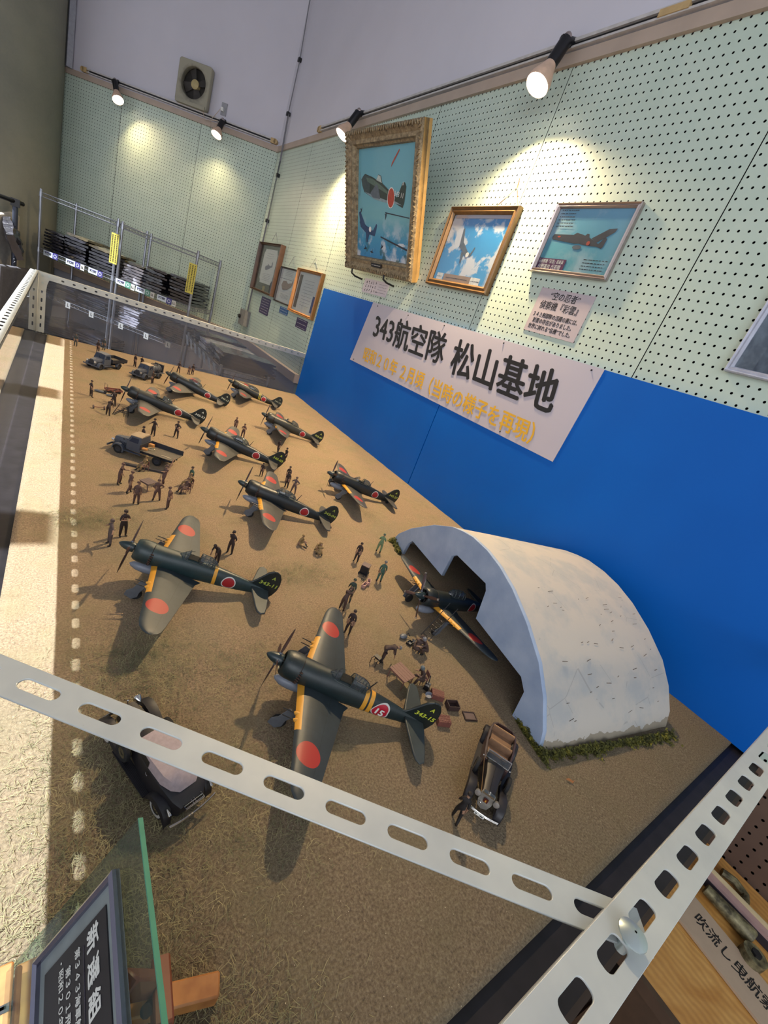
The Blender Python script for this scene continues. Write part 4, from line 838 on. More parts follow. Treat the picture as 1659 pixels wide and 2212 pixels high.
def body_mesh(name, pelvis, lean, arms, legs, headturn=0, nod=0, side_lean=0):
    """one skinned surface; x forward, y left; arms/legs given as offsets (elbow, wrist) / (knee, ankle)"""
    pel = Vector(pelvis); up = Vector((math.sin(R(lean)), math.sin(R(side_lean)), math.cos(R(lean)))).normalized(); fw = Vector((up.z, 0, -up.x)).normalized()
    V = [(pel, .15)]; E_ = []
    i1 = limb(E_, V, [pel + up * .18, pel + up * .36, pel + up * .5], (.135, .15, .13), 0)
    nk = up.lerp(Vector((math.sin(R(nod)), 0, math.cos(R(nod)))), .6).normalized()
    n0 = pel + up * .58; ht = nk; hf = Vector((ht.z * math.cos(R(headturn)), math.sin(R(headturn)), -ht.x)).normalized()
    hi = limb(E_, V, [n0, n0 + ht * .07], (.062, .058), i1)
    hc = n0 + ht * .17; hi = limb(E_, V, [n0 + ht * .11 + hf * .01, hc + hf * .01, hc + ht * .07], (.075, .098, .085), hi)
    limb(E_, V, [hc + hf * .105 - ht * .01], (.016,), len(V) - 2)
    joints = []; sh_w = .175
    for s_, (el, wr) in zip((1, -1), arms):
        sp = pel + up * .47 + Vector((0, s_ * sh_w, 0)); e = sp + Vector(el); w_ = e + Vector(wr)
        k = limb(E_, V, [sp, sp.lerp(e, .5), e, e.lerp(w_, .5), w_], (.075, .062, .05, .045, .034), i1); hand(E_, V, k, w_, e); joints.append((w_ , 'h'))
    for s_, (kn, an) in zip((1, -1), legs):
        hp = pel + Vector((0, s_ * .1, -.04)); k_ = hp + Vector(kn); a_ = k_ + Vector(an)
        ki = limb(E_, V, [hp, hp.lerp(k_, .5), k_, k_.lerp(a_, .45), a_], (.115, .1, .075, .07, .05), 0)
        f_ = Vector((.16, s_ * .02, 0)) if abs(an[0]) < .35 else Vector((.1, 0, .1))
        limb(E_, V, [a_ + Vector((0, 0, -.045)), a_ + f_ + Vector((0, 0, -.05))], (.05, .042), ki); joints.append((a_, 'f'))
    me = bpy.data.meshes.new('b'); me.from_pydata([tuple(v[0]) for v in V], E_, []); o = bpy.data.objects.new('b', me); C.objects.link(o)
    m_ = o.modifiers.new('s', 'SKIN'); m_.use_smooth_shade = True
    for i, (p, rr) in enumerate(V):
        rr = rr * (1.18 if .033 < rr < .13 and not (.07 < rr < .1 and (p - hc).length < .15) else 1); me.skin_vertices[0].data[i].radius = (rr, rr)
    me.skin_vertices[0].data[0].use_root = True
    ss = o.modifiers.new('u', 'SUBSURF'); ss.levels = 1; bpy.context.view_layer.update()
    out = bpy.data.meshes.new_from_object(o.evaluated_get(bpy.context.evaluated_depsgraph_get())); bpy.data.objects.remove(o)
    out.name = 'body'; out.materials.clear()
    for x in (M_cloth, M_skin, M_boot): out.materials.append(x)
    hands = [j[0] for j in joints if j[1] == 'h']; feet = [j[0] for j in joints if j[1] == 'f']; zmin = min(v.co.z for v in out.vertices)
    for f in out.polygons:
        c = f.center; mi = 0
        if (c - hc).length < .17 and (c - hc).dot(ht) > -.12: mi = 1
        for h_ in hands:
            if (c - h_).length < .2 and (c - h_).length > 0.015 and min((c - h_).length, 9) < .19 and (c - h_).dot((h_ - pel - up * .3)) > -.01 * 9: mi = 1 if (c - h_).length > .03 else mi
        for a_ in feet:
            if (c - a_).length < .25 and c.z < a_.z + .10: mi = 2
        f.material_index = mi
    for v in out.vertices: v.co.z -= zmin
    out.shade_smooth(); off = Vector((0, 0, -zmin))
    hM = T(*(hc + off)) @ Matrix((hf, ht.cross(hf), ht)).transposed().to_4x4()
    return out, hM
def cap_mesh(kind):
    b = MB()
    if kind == 'cap': b.lathe([(.112, -.0), (.118, .05), (.10, .10), (.05, .125), (.002, .13)], T(-.005, 0, .03), 14); b.box((.125, 0, .035), (.09, .13, .012))
    elif kind == 'helmet': b.lathe([(.118, -.08), (.125, .0), (.115, .07), (.07, .115), (.002, .13)], T(-.018, 0, .02), 14)
    else: b.lathe([(.105, -.03), (.112, .03), (.10, .075), (.05, .105), (.002, .11)], T(-.02, 0, .03), 14)
    return b.mesh(kind, [M_cloth])
CAPM = {k: cap_mesh(k) for k in ('cap', 'helmet', 'hair')}
def face_mesh():
    b = MB()
    for s_ in (1, -1): b.ball((.093, s_ * .034, .022), .011, 6); b.box((.098, s_ * .034, .045), (.012, .035, .008)); b.ball((-.0, s_ * .098, .0), .022, 6, 0, None, (.6, .5, 1.2))
    b.box((.094, 0, -.05), (.014, .045, .008)); return b.mesh('face', [M_face])
FACE = face_mesh()
dn = (0.0, .03, -.27); POS = {
 'stand': ((0, 0, .93), 2, [((0, .06, -.27), (.05, .0, -.25)), ((0, -.06, -.27), (.05, 0, -.25))], [((.03, .03, -.43), (-.03, .02, -.42)), ((.02, -.03, -.43), (-.02, -.02, -.42))]),
 'walk': ((0, 0, .91), 5, [((.1, .05, -.25), (.14, 0, -.2)), ((-.1, -.05, -.25), (.02, 0, -.25))], [((.16, .02, -.40), (.0, .0, -.42)), ((-.06, -.02, -.42), (-.18, 0, -.38))]),
 'arms_out': ((0, 0, .93), 0, [((0, .2, -.16), (.08, .2, -.05)), ((.02, -.18, -.18), (.1, -.12, -.12))], [((.02, .06, -.43), (0, .04, -.42)), ((.02, -.06, -.43), (0, -.04, -.42))]),
 'hips': ((0, 0, .93), -2, [((-.04, .2, -.18), (.08, -.14, -.16)), ((-.04, -.2, -.18), (.08, .14, -.16))], [((.02, .08, -.43), (0, .05, -.42)), ((.02, -.08, -.43), (0, -.05, -.42))]),
 'folded': ((0, 0, .93), 3, [((.06, .1, -.24), (.18, -.14, .04)), ((.06, -.1, -.24), (.18, .14, .06))], [((.03, .05, -.43), (-.02, .02, -.42)), ((.02, -.05, -.43), (-.02, -.02, -.42))]),
 'behind': ((0, 0, .93), 4, [((-.1, .08, -.25), (-.08, -.12, -.16)), ((-.1, -.08, -.25), (-.08, .12, -.16))], [((.03, .05, -.43), (-.02, .02, -.42)), ((.05, -.05, -.43), (-.02, -.02, -.42))]),
 'reach': ((0, 0, .92), 10, [((.16, .04, -.22), (.25, .02, .0)), ((.04, -.06, -.26), (.12, 0, -.2))], [((.08, .04, -.42), (-.04, .02, -.42)), ((-.03, -.05, -.43), (-.06, -.02, -.41))]),
 'pull': ((0, 0, .90), -12, [((.22, .1, -.1), (.25, .02, .06)), ((-.1, -.16, -.14), (-.18, -.18, .05))], [((.14, .05, -.4), (.02, .02, -.42)), ((-.05, -.05, -.42), (-.12, -.02, -.4))]),
 'bend': ((-.1, 0, .88), 78, [((.1, .03, -.26), (.06, 0, -.25)), ((.08, -.03, -.26), (.04, 0, -.25))], [((.1, .06, -.40), (-.02, .03, -.43)), ((-.02, -.08, -.42), (-.06, -.04, -.42))]),
 'stoop': ((-.04, 0, .9), 38, [((.14, .05, -.24), (.1, -.02, -.22)), ((.12, -.05, -.24), (.12, .04, -.2))], [((.06, .05, -.42), (-.02, .02, -.42)), ((-.02, -.05, -.43), (-.04, -.02, -.42))]),
 'sit': ((0, 0, .52), -8, [((.06, .08, -.25), (.2, -.04, -.06)), ((.06, -.08, -.25), (.2, .04, -.06))], [((.42, .08, .03), (.06, .0, -.40)), ((.42, -.08, .02), (.12, 0, -.38))]),
 'sitlow': ((0, 0, .50), 22, [((.12, .08, -.2), (.18, -.06, .1)), ((.12, -.08, -.2), (.18, .06, .08))], [((.40, .1, .10), (.14, .0, -.42)), ((.38, -.1, .0), (.26, 0, -.36))]),
 'ground': ((0, 0, .15), 14, [((.08, .06, -.22), (.22, .0, .0)), ((-.06, -.1, -.22), (-.02, -.04, -.2))], [((.28, .12, .30), (.26, -.02, -.28)), ((.40, -.1, .06), (.36, .0, -.02))]),
 'crouch': ((0, 0, .30), 32, [((.18, .08, -.14), (.18, -.04, -.04)), ((.18, -.08, -.14), (.18, .06, -.05))], [((.34, .12, .16), (-.12, .0, -.38)), ((.30, -.12, -.06), (-.30, 0, -.12))])}
BM = {}
def person(x, y, face_to, pose, col, label, hat='cap', s_=1.0, hatcol=None, z=.0, group=None):
    if pose not in BM:
        p = POS[pose]; BM[pose] = body_mesh(pose, *p, nod={'bend': 95, 'stoop': 55, 'crouch': 40, 'sitlow': 45}.get(pose, 6))
    me, hM = BM[pose]; r_ = root('person', (x, y, z), R(face_to), SC * s_, label, 'person', group)
    ob('body', me, r_, color=col); ob('face', FACE, r_, hM)
    ob({'cap': 'cap', 'helmet': 'flight_helmet', 'hair': 'hair'}[hat], CAPM[hat], r_, hM, color=hatcol or col)
    return r_
BR, DB, OL, GN, TN, GY = '5a4038', '2f201e', '6b5a3c', '35503f', '8a7048', '5c4c48'
person(-1.318, 1.953, 215, 'arms_out', DB, 'dark brown figurine with both arms out, beyond the flatbed truck')
person(-1.225, 1.970, 220, 'hips', DB, 'dark brown figurine with hand on hip, second one beyond the flatbed truck', 'cap')
person(-1.372, 1.832, 200, 'stand', DB, 'figurine hidden behind the flatbed truck cab, only the head showing')
person(-1.478, 1.452, -10, 'reach', BR, 'brown figurine stretching one arm out, leftmost beside the plank')
person(-1.455, 1.396, 20, 'walk', BR, 'brown figurine stepping toward the small wooden table')
person(-1.443, 1.322, 75, 'stand', BR, 'brown figurine seen from behind, left of the small table front')
person(-1.383, 1.352, 95, 'hips', BR, 'brown figurine standing in front of the small wooden table with raised elbow')
person(-1.347, 1.474, 200, 'pull', BR, 'brown figurine stretching both arms wide by the truck tail')
person(-1.357, 1.303, 150, 'behind', BR, 'brown figurine leaning back with arms behind, front right of the table group')
person(-1.258, 1.483, 200, 'stand', GN, 'green figurine standing behind the seated pair', 'cap', hatcol='4a3a30')
person(-1.526, 2.356, 20, 'hips', DB, 'dark brown figurine alone at far left near the handcart')
person(-1.443, 2.270, 100, 'reach', DB, 'dark figurine walking past the handcart beside the scaffold')
person(-1.471, 2.128, 60, 'stoop', DB, 'dark figurine bending beside the axle and scaffold')
person(-1.213, 2.838, 140, 'stand', DB, 'dark figurine standing behind the tanker truck tail')
person(-1.150, 3.060, 200, 'arms_out', OL, 'olive figurine pointing beside the propeller of 343-17')
person(-1.422, 3.456, 240, 'stand', '3c4446', 'grey figurine close to the back pane behind the grey truck', 'cap', 1.0)
person(-1.574, 3.370, 260, 'stand', '3c4446', 'grey figurine at the far left corner of the airfield')
person(-1.46, 3.33, 240, 'stand', DB, 'figurine mostly hidden behind the grey truck bed')
person(-1.27, 3.18, 220, 'stand', DB, 'left one of two figurines standing behind the tanker truck')
person(-1.235, 3.17, 220, 'behind', DB, 'right one of two figurines standing behind the tanker truck')
person(-.995, 3.296, 230, 'hips', DB, 'dark figurine behind 343-17, left of the group of three')
person(-.897, 3.334, 230, 'stand', DB, 'dark figurine behind 343-17, right of the group of three')
person(-.925, 3.315, 240, 'stand', BR, 'shorter brown figurine in the middle of the group of three behind 343-17', s_=.82)
person(-.898, 2.215, 230, 'stand', BR, 'brown figurine behind the right wing of 343-03', 'cap', .95)
person(-.886, 2.115, 235, 'folded', BR, 'brown figurine beside the canopy of 343-03', 'cap')
person(-.747, 1.966, 220, 'walk', DB, 'dark brown figurine walking between 343-03 and 343-07', 'cap', .95)
person(-.755, 1.847, 200, 'walk', DB, 'dark brown figurine striding behind the tail of 343-03', 'cap', 1)
person(-.836, 1.605, 220, 'stand', DB, 'rear one of two overlapping dark figurines behind 343-04')
person(-.862, 1.545, 220, 'stand', DB, 'front one of two overlapping dark figurines behind 343-04')
person(-.851, 1.495, 230, 'hips', GY, 'greyish brown figurine beside the canopy of 343-04')
person(-.94, 1.645, 230, 'stand', DB, 'dark figurine just behind the tail of 343-03', s_=.8)
person(-1.229, 1.051, 215, 'behind', DB, 'dark figurine standing clear to the right of 343-11')
person(-1.279, 1.005, 215, 'stoop', DB, 'dark figurine leaning over beside the tail band of 343-11', 'cap', .95)
person(-.985, 1.10, -60, 'ground', TN, 'tan figurine sitting on the sand with legs out', 'hair', 1.0)
person(-.935, 1.062, 250, 'crouch', TN, 'tan figurine sitting in the rear of the right hand seated pair', 'hair', .95)
person(-.944, 1.028, 70, 'crouch', TN, 'tan figurine crouching with its back to the viewer', 'hair', .95)
person(-.817, .994, 215, 'stand', DB, 'dark figurine walking behind the tool trolley', 'hair', hatcol='2b1c1a')
person(-.686, 1.049, 40, 'folded', '6f8560', 'pale green figurine near the far corner of the shelter', 'hair', 1.05, hatcol='5c6a58')
person(-.794, .877, 60, 'stand', '3d5a4c', 'green figurine seen from behind beside the two small cases', 'cap', 1.05, hatcol='6a6a6a')
person(-.955, .80, 60, 'walk', '2c3a30', 'dark green figurine talking beside the far wing tip of 343-15', 'cap', 1.0)
person(-.995, .765, 30, 'stoop', '4a342c', 'brown padded figurine bending at the far wing tip of 343-15', 'helmet', 1.0)
person(-1.026, .675, 215, 'stand', DB, 'dark brown figurine standing behind the wing of 343-15', 'hair')
person(-.977, .568, -25, 'bend', '3c2a26', 'dark brown figurine bent double over with hanging arms', 'hair', 1.05, hatcol='6a6a6e')
person(-.868, .572, 30, 'crouch', '4d3a33', 'left one of two crouching brown mechanics near the shelter plane', 'helmet', 1.05)
person(-.838, .562, 150, 'crouch', '46342e', 'right one of two crouching brown mechanics near the shelter plane', 'helmet', 1.1, hatcol='77777c')
person(-.922, .478, 162, 'sitlow', '46342c', 'brown figurine sitting on a chair beside the plank table, writing', 'helmet', 1.05, hatcol='5f6a6e')
person(-1.058, .200, 35, 'walk', '120c0c', 'blackish figurine standing at the bumper of the open car', 'cap', .95, hatcol='171010')
person(-1.524, 1.093, 190, 'arms_out', GY, 'greyish brown pilot figurine in front of the 343-11 propeller, left', 'helmet')
person(-1.492, 1.137, -70, 'folded', DB, 'dark brown capped figurine left of the 343-11 propeller, rear', 'cap', 1.05)
# ================================================================== furniture and gear
M_wood = mat('plank_wood', '6d4c44', .6, scale=9, bump=.1); M_crate = mat('crate_brown', '6c4038', .6, scale=6); M_dkmet = mat('dark_gear', '15151a', .45); M_grw = mat('grey_wood', '5b4a48', .6)
def chair(x, y, rz, label, s_=1):
    r_ = root('chair', (x, y, 0), R(rz), SC * s_, label, 'chair')
    ob('seat', MB().box((0, 0, .45), (.42, .42, .04)).mesh('seat', [M_wood]), r_); ob('backrest', MB().box((-.2, 0, .72), (.03, .40, .28)).mesh('backrest', [M_wood]), r_)
    for a in (-.18, .18):
        for b_ in (-.18, .18): ob('leg', MB().box((a, b_, .22 if a > 0 else .43), (.04, .04, .44 if a > 0 else .86)).mesh('leg', [M_wood]), r_)
    return r_
chair(-1.390, 1.578, 205, 'small brown chair under the tan figurine beside the plank')
person(-1.393, 1.580, 205, 'sit', TN, 'tan jacketed figurine seated on a chair before the truck wheel', 'hair', hatcol='7a6238')
chair(-1.279, 1.425, 195, 'small brown chair under the front seated figurine'); person(-1.283, 1.427, 195, 'sit', BR, 'brown figurine seated on the front chair of the seated pair', 'cap')
chair(-1.262, 1.470, 195, 'small brown chair under the rear seated figurine'); person(-1.266, 1.471, 195, 'sit', TN, 'tan figurine seated on the rear chair of the seated pair', 'hair')
chair(-.919, .479, 162, 'small brown chair under the writing mechanic', 1.05)
def table(x, y, rz, sx, sy, h, label, mm, plank=4):
    r_ = root('table', (x, y, 0), R(rz), SC, label, 'table')
    for k in range(plank):
        w_ = sx / plank; ob('plank', MB().box((-sx / 2 + w_ * (k + .5), 0, h), (w_ - .015, sy, .04)).mesh('plank', [mm]), r_)
    for a in (-1, 1):
        for b_ in (-1, 1): ob('leg', MB().box((a * (sx / 2 - .08), b_ * (sy / 2 - .08), h / 2), (.05, .05, h)).mesh('leg', [mm]), r_)
        ob('cross_rail', MB().box((a * (sx / 2 - .08), 0, h - .1), (.04, sy - .1, .08)).mesh('cross_rail', [mm]), r_)
table(-1.399, 1.430, 35, .95, .95, .74, 'small brown wooden table among the brown figurines', M_grw)
table(-.975, .500, 12, 1.0, 1.25, .72, 'plank topped table beside the seated writing mechanic', M_wood, 5)
ob('long_plank', MB().box((0, 0, .004), (.13, .014, .006)).mesh('long_plank', [mat('dark_plank', '2c2a2e', .6)]), None, T(-1.392, 1.595, 0) @ RZ(-19), 'long dark plank lying on the sand beside the flatbed truck', 'plank')
ob('leaning_pole', MB().cyl((-1.342, 1.475, .035), (-1.296, 1.606, .05), .0014, n=6).mesh('leaning_pole', [M_wood]), None, label='brown pole held by the wide armed figurine, resting on the truck tail', cat='pole')
# two wheeled axle, handcart, bomb, scaffold
ax = root('axle', (-1.501, 2.194, 0), R(8), SC, 'wheel axle with two small wheels lying left of the scaffold', 'axle')
ob('rod', MB().cyl((-.5, 0, .2), (.5, 0, .2), .035, n=8).mesh('rod', [M_crate]), ax)
for s_ in (-1, 1): ob('wheel', MB().cyl((s_ * .5 - .05, 0, .2), (s_ * .5 + .05, 0, .2), .2, n=16).mesh('wheel', [M_grw]), ax)
hc = root('handcart', (-1.428, 2.50, 0), R(18), SC, 'rusty brown handcart with an upright handle frame', 'handcart')
ob('tray', MB().box((0, 0, .22), (1.7, .8, .05)).box((0, .4, .32), (1.7, .05, .2)).box((0, -.4, .32), (1.7, .05, .2)).box((.85, 0, .32), (.05, .8, .2)).box((-.85, 0, .32), (.05, .8, .2)).mesh('tray', [M_crate]), hc)
ob('handle', MB().tube([(-.85, -.35, .3), (-.85, -.35, .95), (-.85, .35, .95), (-.85, .35, .3)], .025, 6).mesh('handle', [M_grw]), hc)
for a in (-.5, .5): ob('wheel', MB().cyl((a, -.46, .16), (a, .46, .16), .16, n=12).mesh('wheel', [M_dkmet]), hc)
for (x, y, rz, L_, lb) in ((-1.488, 2.452, -15, .62, 'small grey finned bomb lying left of the handcart'), (-1.445, 2.415, 5, .5, 'grey gas cylinder lying below the handcart')):
    bb = root('bomb' if 'bomb' in lb else 'gas_cylinder', (x, y, .0), R(rz), SC, lb, 'bomb' if 'bomb' in lb else 'cylinder')
    ob('body', MB().lathe([(.01, -L_), (.13, -L_ * .6), (.16, 0), (.14, L_ * .5), (.05, L_ * .8), (.04, L_)], T(0, 0, .16) @ RY(90), 14, 0, (1, 1)).mesh('body', [M_lg]), bb)
    if 'bomb' in lb:
        for k in range(4): ob('tail_fin', MB().box((L_ * .9, 0, .1), (.25, .015, .16)).mesh('tail_fin', [M_dkmet]), bb, T(0, 0, .16) @ RX(45 + 90 * k))
sf = root('scaffold', (-1.415, 2.155, 0), R(-12), SC, 'black trestle scaffold with ladders in front of 343-23', 'scaffold')
b = MB()
for y in (-.3, .3):
    b.cyl((-.75, y, 0), (1.2, y, 1.75), .035, n=6); b.cyl((.2, y, 0), (-.1, y, .9), .03, n=6); b.cyl((.55, y, 0), (.45, y, 1.05), .03, n=6); b.cyl((-.9, y, .0), (-.4, y, 1.1), .03, n=6); b.cyl((-.55, y, .45), (.5, y, .45), .03, n=6)
ob('side_frames', b.mesh('side_frames', [M_dkmet]), sf)
for k in range(6): ob('rung', MB().cyl((-.75 + 1.95 * k / 6, -.3, 1.75 * k / 6 + .1), (-.75 + 1.95 * k / 6, .3, 1.75 * k / 6 + .1), .025, n=6).mesh('rung', [M_dkmet]), sf)
# ladder against the shelter plane wing
ld = root('ladder', (0, 0, 0), label='thin dark ladder leaning on the wing of the plane in the shelter', cat='ladder')
a0, a1, c0, c1 = Vector((-.800, .628, .0005)), Vector((-.793, .601, .0005)), Vector((-.745, .633, .082)), Vector((-.738, .606, .082))
for p, q in ((a0, c0), (a1, c1)): ob('side_rail', MB().cyl(p, q + (q - p) * .25, .0011, n=6).mesh('side_rail', [M_dkmet]), ld)
for k in range(8): ob('rung', MB().cyl(a0.lerp(c0, .08 + k * .12), a1.lerp(c1, .08 + k * .12), .0007, n=5).mesh('rung', [M_dkmet]), ld)
# tool trolley and small cases
tr_ = root('tool_trolley', (-.825, .925, 0), R(40), SC, 'dark cubic tool trolley with pull handle behind the small cases', 'trolley')
ob('box', MB().box((0, 0, .5), (.62, .62, .62)).mesh('box', [M_dkmet]), tr_); ob('lid', MB().box((0, 0, .83), (.66, .66, .05)).mesh('lid', [M_grw]), tr_)
ob('base', MB().box((0, 0, .14), (.8, .7, .06)).mesh('base', [M_dkmet]), tr_)
for a in (-.3, .3):
    for c_ in (-.33, .33): ob('wheel', MB().cyl((a, c_ - .04, .09), (a, c_ + .04, .09), .09, n=10).mesh('wheel', [M_dkmet]), tr_)
ob('pull_handle', MB().tube([(-.4, -.1, .12), (-.9, -.25, .1)], .025, 6).tube([(-.9, -.25, .1), (-1.0, -.14, .1), (-1.14, -.2, .1), (-1.12, -.36, .1), (-.97, -.4, .1)], .03, 6, closed=True).mesh('pull_handle', [M_dkmet]), tr_)
for i, (x, y, rz) in enumerate(((-.862, .858, 35), (-.838, .872, 50))):
    cs = root('small_case', (x, y, 0), R(rz), SC, 'small pinkish open slotted case, %s of the two by the green figurine' % ('left' if i == 0 else 'right'), 'case')
    ob('tub', MB().box((0, .12, .14), (.62, .05, .26)).box((0, -.12, .14), (.62, .05, .26)).box((.29, 0, .14), (.05, .2, .26)).box((-.29, 0, .14), (.05, .2, .26)).box((0, 0, .04), (.6, .24, .05)).mesh('tub', [mat('case_pink', '9a766e', .5)]), cs)
# stool, jerry box, crates, tray, frame
st_ = root('stool', (-1.003, .565, 0), R(20), SC, 'black slatted folding stool beside the bent figurine', 'stool')
ob('seat', MB().box((.05, 0, .45), (.3, .42, .05)).box((.18, 0, .3), (.05, .42, .3)).mesh('seat', [M_dkmet]), st_)
for s_ in (-1, 1): ob('leg', MB().tube([(-.3, s_ * .2, 0), (-.3, s_ * .2, .42), (.2, s_ * .2, .42), (.2, s_ * .2, 0)], .025, 6).mesh('leg', [M_dkmet]), st_)
pt_ = root('hand_pump', (-.914, .462, 0), R(30), SC, 'small black pump box with upright lever beside the chair', 'pump')
ob('box', MB().box((0, 0, .16), (.42, .3, .3)).mesh('box', [M_dkmet]), pt_); ob('lever', MB().cyl((.1, 0, .3), (.25, .1, .75), .03, n=6).mesh('lever', [M_dkmet]), pt_)
for a in (-.12, .12): ob('slot_plate', MB().box((a, 0, .32), (.14, .22, .02)).mesh('slot_plate', [M_lg]), pt_)
def crate(x, y, rz, label, d=(.75, .5, .34)):
    r_ = root('crate', (x, y, 0), R(rz), SC, label, 'crate'); sx, sy, sz = d
    ob('box', MB().box((0, 0, sz / 2), (sx - .06, sy - .06, sz - .02)).mesh('box', [M_crate]), r_)
    for k in range(8): ob('slat', MB().box((-sx / 2 + sx * (k + .5) / 8, 0, sz), (sx / 8 - .03, sy, .03)).mesh('slat', [M_crate]), r_)
    for a in (-.3, 0, .3): ob('batten', MB().box((0, a * sy, sz + .02), (sx, .03, .02)).mesh('batten', [M_crate]), r_)
    for a in (-1, 1): ob('side_board', MB().box((0, a * (sy / 2 - .01), sz / 2), (sx, .03, sz - .04)).mesh('side_board', [M_crate]), r_)
crate(-.905, .433, -38, 'reddish brown slatted crate next to the round tin')
crate(-.940, .370, -25, 'reddish brown slatted crate partly behind the 343-15 rudder')
tn = root('round_tin', (-.927, .438, 0), 0, SC, 'round grey metal basin leaning beside the slatted crate', 'basin')
ob('basin', MB().lathe([(.001, .03), (.15, .03), (.19, .12), (.21, .13), (.2, .11), (.16, .0), (.001, .0)], T(0, 0, .1) @ RY(-20), 18).mesh('basin', [M_tank]), tn)
ty = root('open_tray', (-.885, .397, 0), R(-20), SC, 'open dark brown box without lid between crate and flat frame', 'box')
ob('tray', MB().box((0, .24, .17), (.72, .04, .32)).box((0, -.24, .17), (.72, .04, .32)).box((.34, 0, .17), (.04, .5, .32)).box((-.34, 0, .17), (.04, .5, .32)).box((0, 0, .03), (.7, .5, .04)).mesh('tray', [mat('tray_brown', '3a2a28', .6)]), ty)
fr2 = root('flat_lid', (-.856, .362, 0), R(-22), SC, 'flat rectangular lid with raised rim lying beyond the open box', 'lid')
ob('panel', MB().box((0, 0, .04), (.72, .5, .04)).mesh('panel', [M_grw]), fr2); ob('rim', frame_mesh('rim', .78, .56, [(0, 0), (0, .1), (.05, .1), (.05, .03)], [mat('tray_brown', '3a2a28')]), fr2)
sk_ = root('kit_bag', (-.868, .628, 0), 0, SC, 'dark grey kit bag lying before the crouching mechanics', 'bag'); ob('bag', MB().ball((0, 0, .15), .24, 12, 0, None, (1.3, .9, .65)).mesh('bag', [M_lg]), sk_); ob('strap', MB().tube([(.2, 0, .25), (.4, .05, .3), (.45, -.1, .15)], .03, 5).mesh('strap', [M_dkmet]), sk_)
tb_ = root('tool_box', (-.862, .604, 0), R(20), SC, 'small open tool box beside the kit bag', 'box'); ob('box', frame_mesh('box', .45, .32, [(0, 0), (0, .16), (.04, .16), (.04, .02)], [M_dkmet]), tb_); ob('floor_plate', MB().box((0, 0, .04), (.4, .28, .03)).mesh('floor_plate', [M_lg]), tb_)
ep = root('engine_part', (-.845, .596, 0), R(10), SC, 'pile of engine parts in front of the crouching mechanics', 'engine part')
b = MB(); q = random.Random(4)
for k in range(9): x, y = q.uniform(-.3, .3), q.uniform(-.2, .2); b.cyl((x, y, .05), (x + q.uniform(-.3, .3), y + q.uniform(-.2, .2), q.uniform(.1, .3)), .045, n=7)
ob('tubes', b.mesh('tubes', [M_lg]), ep); ob('disc', MB().cyl((0, 0, .03), (0, 0, .1), .22, n=14).mesh('disc', [M_dkmet]), ep)
lf = MB().add([(0, 0, .002), (.008, .004, .004), (.018, .001, .003), (.024, .006, .002), (.016, -.004, .001), (.009, -.003, .003)], [(0, 1, 2, 5), (5, 2, 3, 4)])
ob('dry_leaf', lf.mesh('dry_leaf', [mat('leaf_brown', '8a5a32', .8)], 0), None, T(-.74, .163, 0) @ RZ(-40), 'tiny curled brown dry leaf on the sand beside the shelter', 'leaf')
# ================================================================== vehicles
M_trk = mat('truck_grey', '3d424d', .5, scale=2); M_trd = mat('truck_dark', '22242c', .55, scale=2); M_canv = mat('canvas_cream', '94826a', .8, scale=3); M_glassd = mat('dark_window', '20283a', .15, scale=1)
M_lamp = mat('lamp_silver', 'c0c2c8', .2, .8); M_bed = mat('bed_boards', '5c5448', .8, scale=6)
def wheel_mesh(r_, w_, hub, wall=None):
    b = MB().lathe([(r_ * .55, w_ / 2 * .7), (r_ * .62, w_ / 2), (r_ * .93, w_ / 2), (r_, w_ / 2 * .6), (r_, -w_ / 2 * .6), (r_ * .93, -w_ / 2), (r_ * .62, -w_ / 2), (r_ * .55, -w_ / 2 * .7)], RX(90), 24, 0)
    for s_ in (1, -1):
        b.lathe([(r_ * .6, s_ * w_ * .42), (r_ * .4, s_ * w_ * .30), (r_ * .2, s_ * w_ * .34), (.002, s_ * w_ * .4)], RX(90), 20, 1)
        if wall: b.lathe([(r_ * .60, s_ * w_ * .515), (r_ * .86, s_ * w_ * .515)], RX(90), 24, 2)
    return b.mesh('wheel', [M_tyre, hub] + ([wall] if wall else []))
def fender(r_, w_, a0, a1, th=.05, n=10, ex=0):
    ri, ro = [], []
    for k in range(n + 1):
        a = R(a0 + (a1 - a0) * k / n); x, z = math.cos(a), math.sin(a)
        ri.append((r_ * x, r_ * z)); ro.append(((r_ + th) * x, (r_ + th) * z))
    b = MB(); prof = [-.5, -.42, 0, .42, .5]; rings = []
    for k in range(n + 1):
        a = R(a0 + (a1 - a0) * k / n); rr = [r_ - .06, r_ + th * .5, r_ + th, r_ + th * .5, r_ - .06]
        rings.append([(q * math.cos(a), p * w_, q * math.sin(a)) for p, q in zip(prof, rr)] + [((q - .03) * math.cos(a), p * w_ * .92, (q - .03) * math.sin(a)) for p, q in reversed(list(zip(prof, rr)))])
    return b.loft(rings)
TW = wheel_mesh(.42, .22, M_trd)
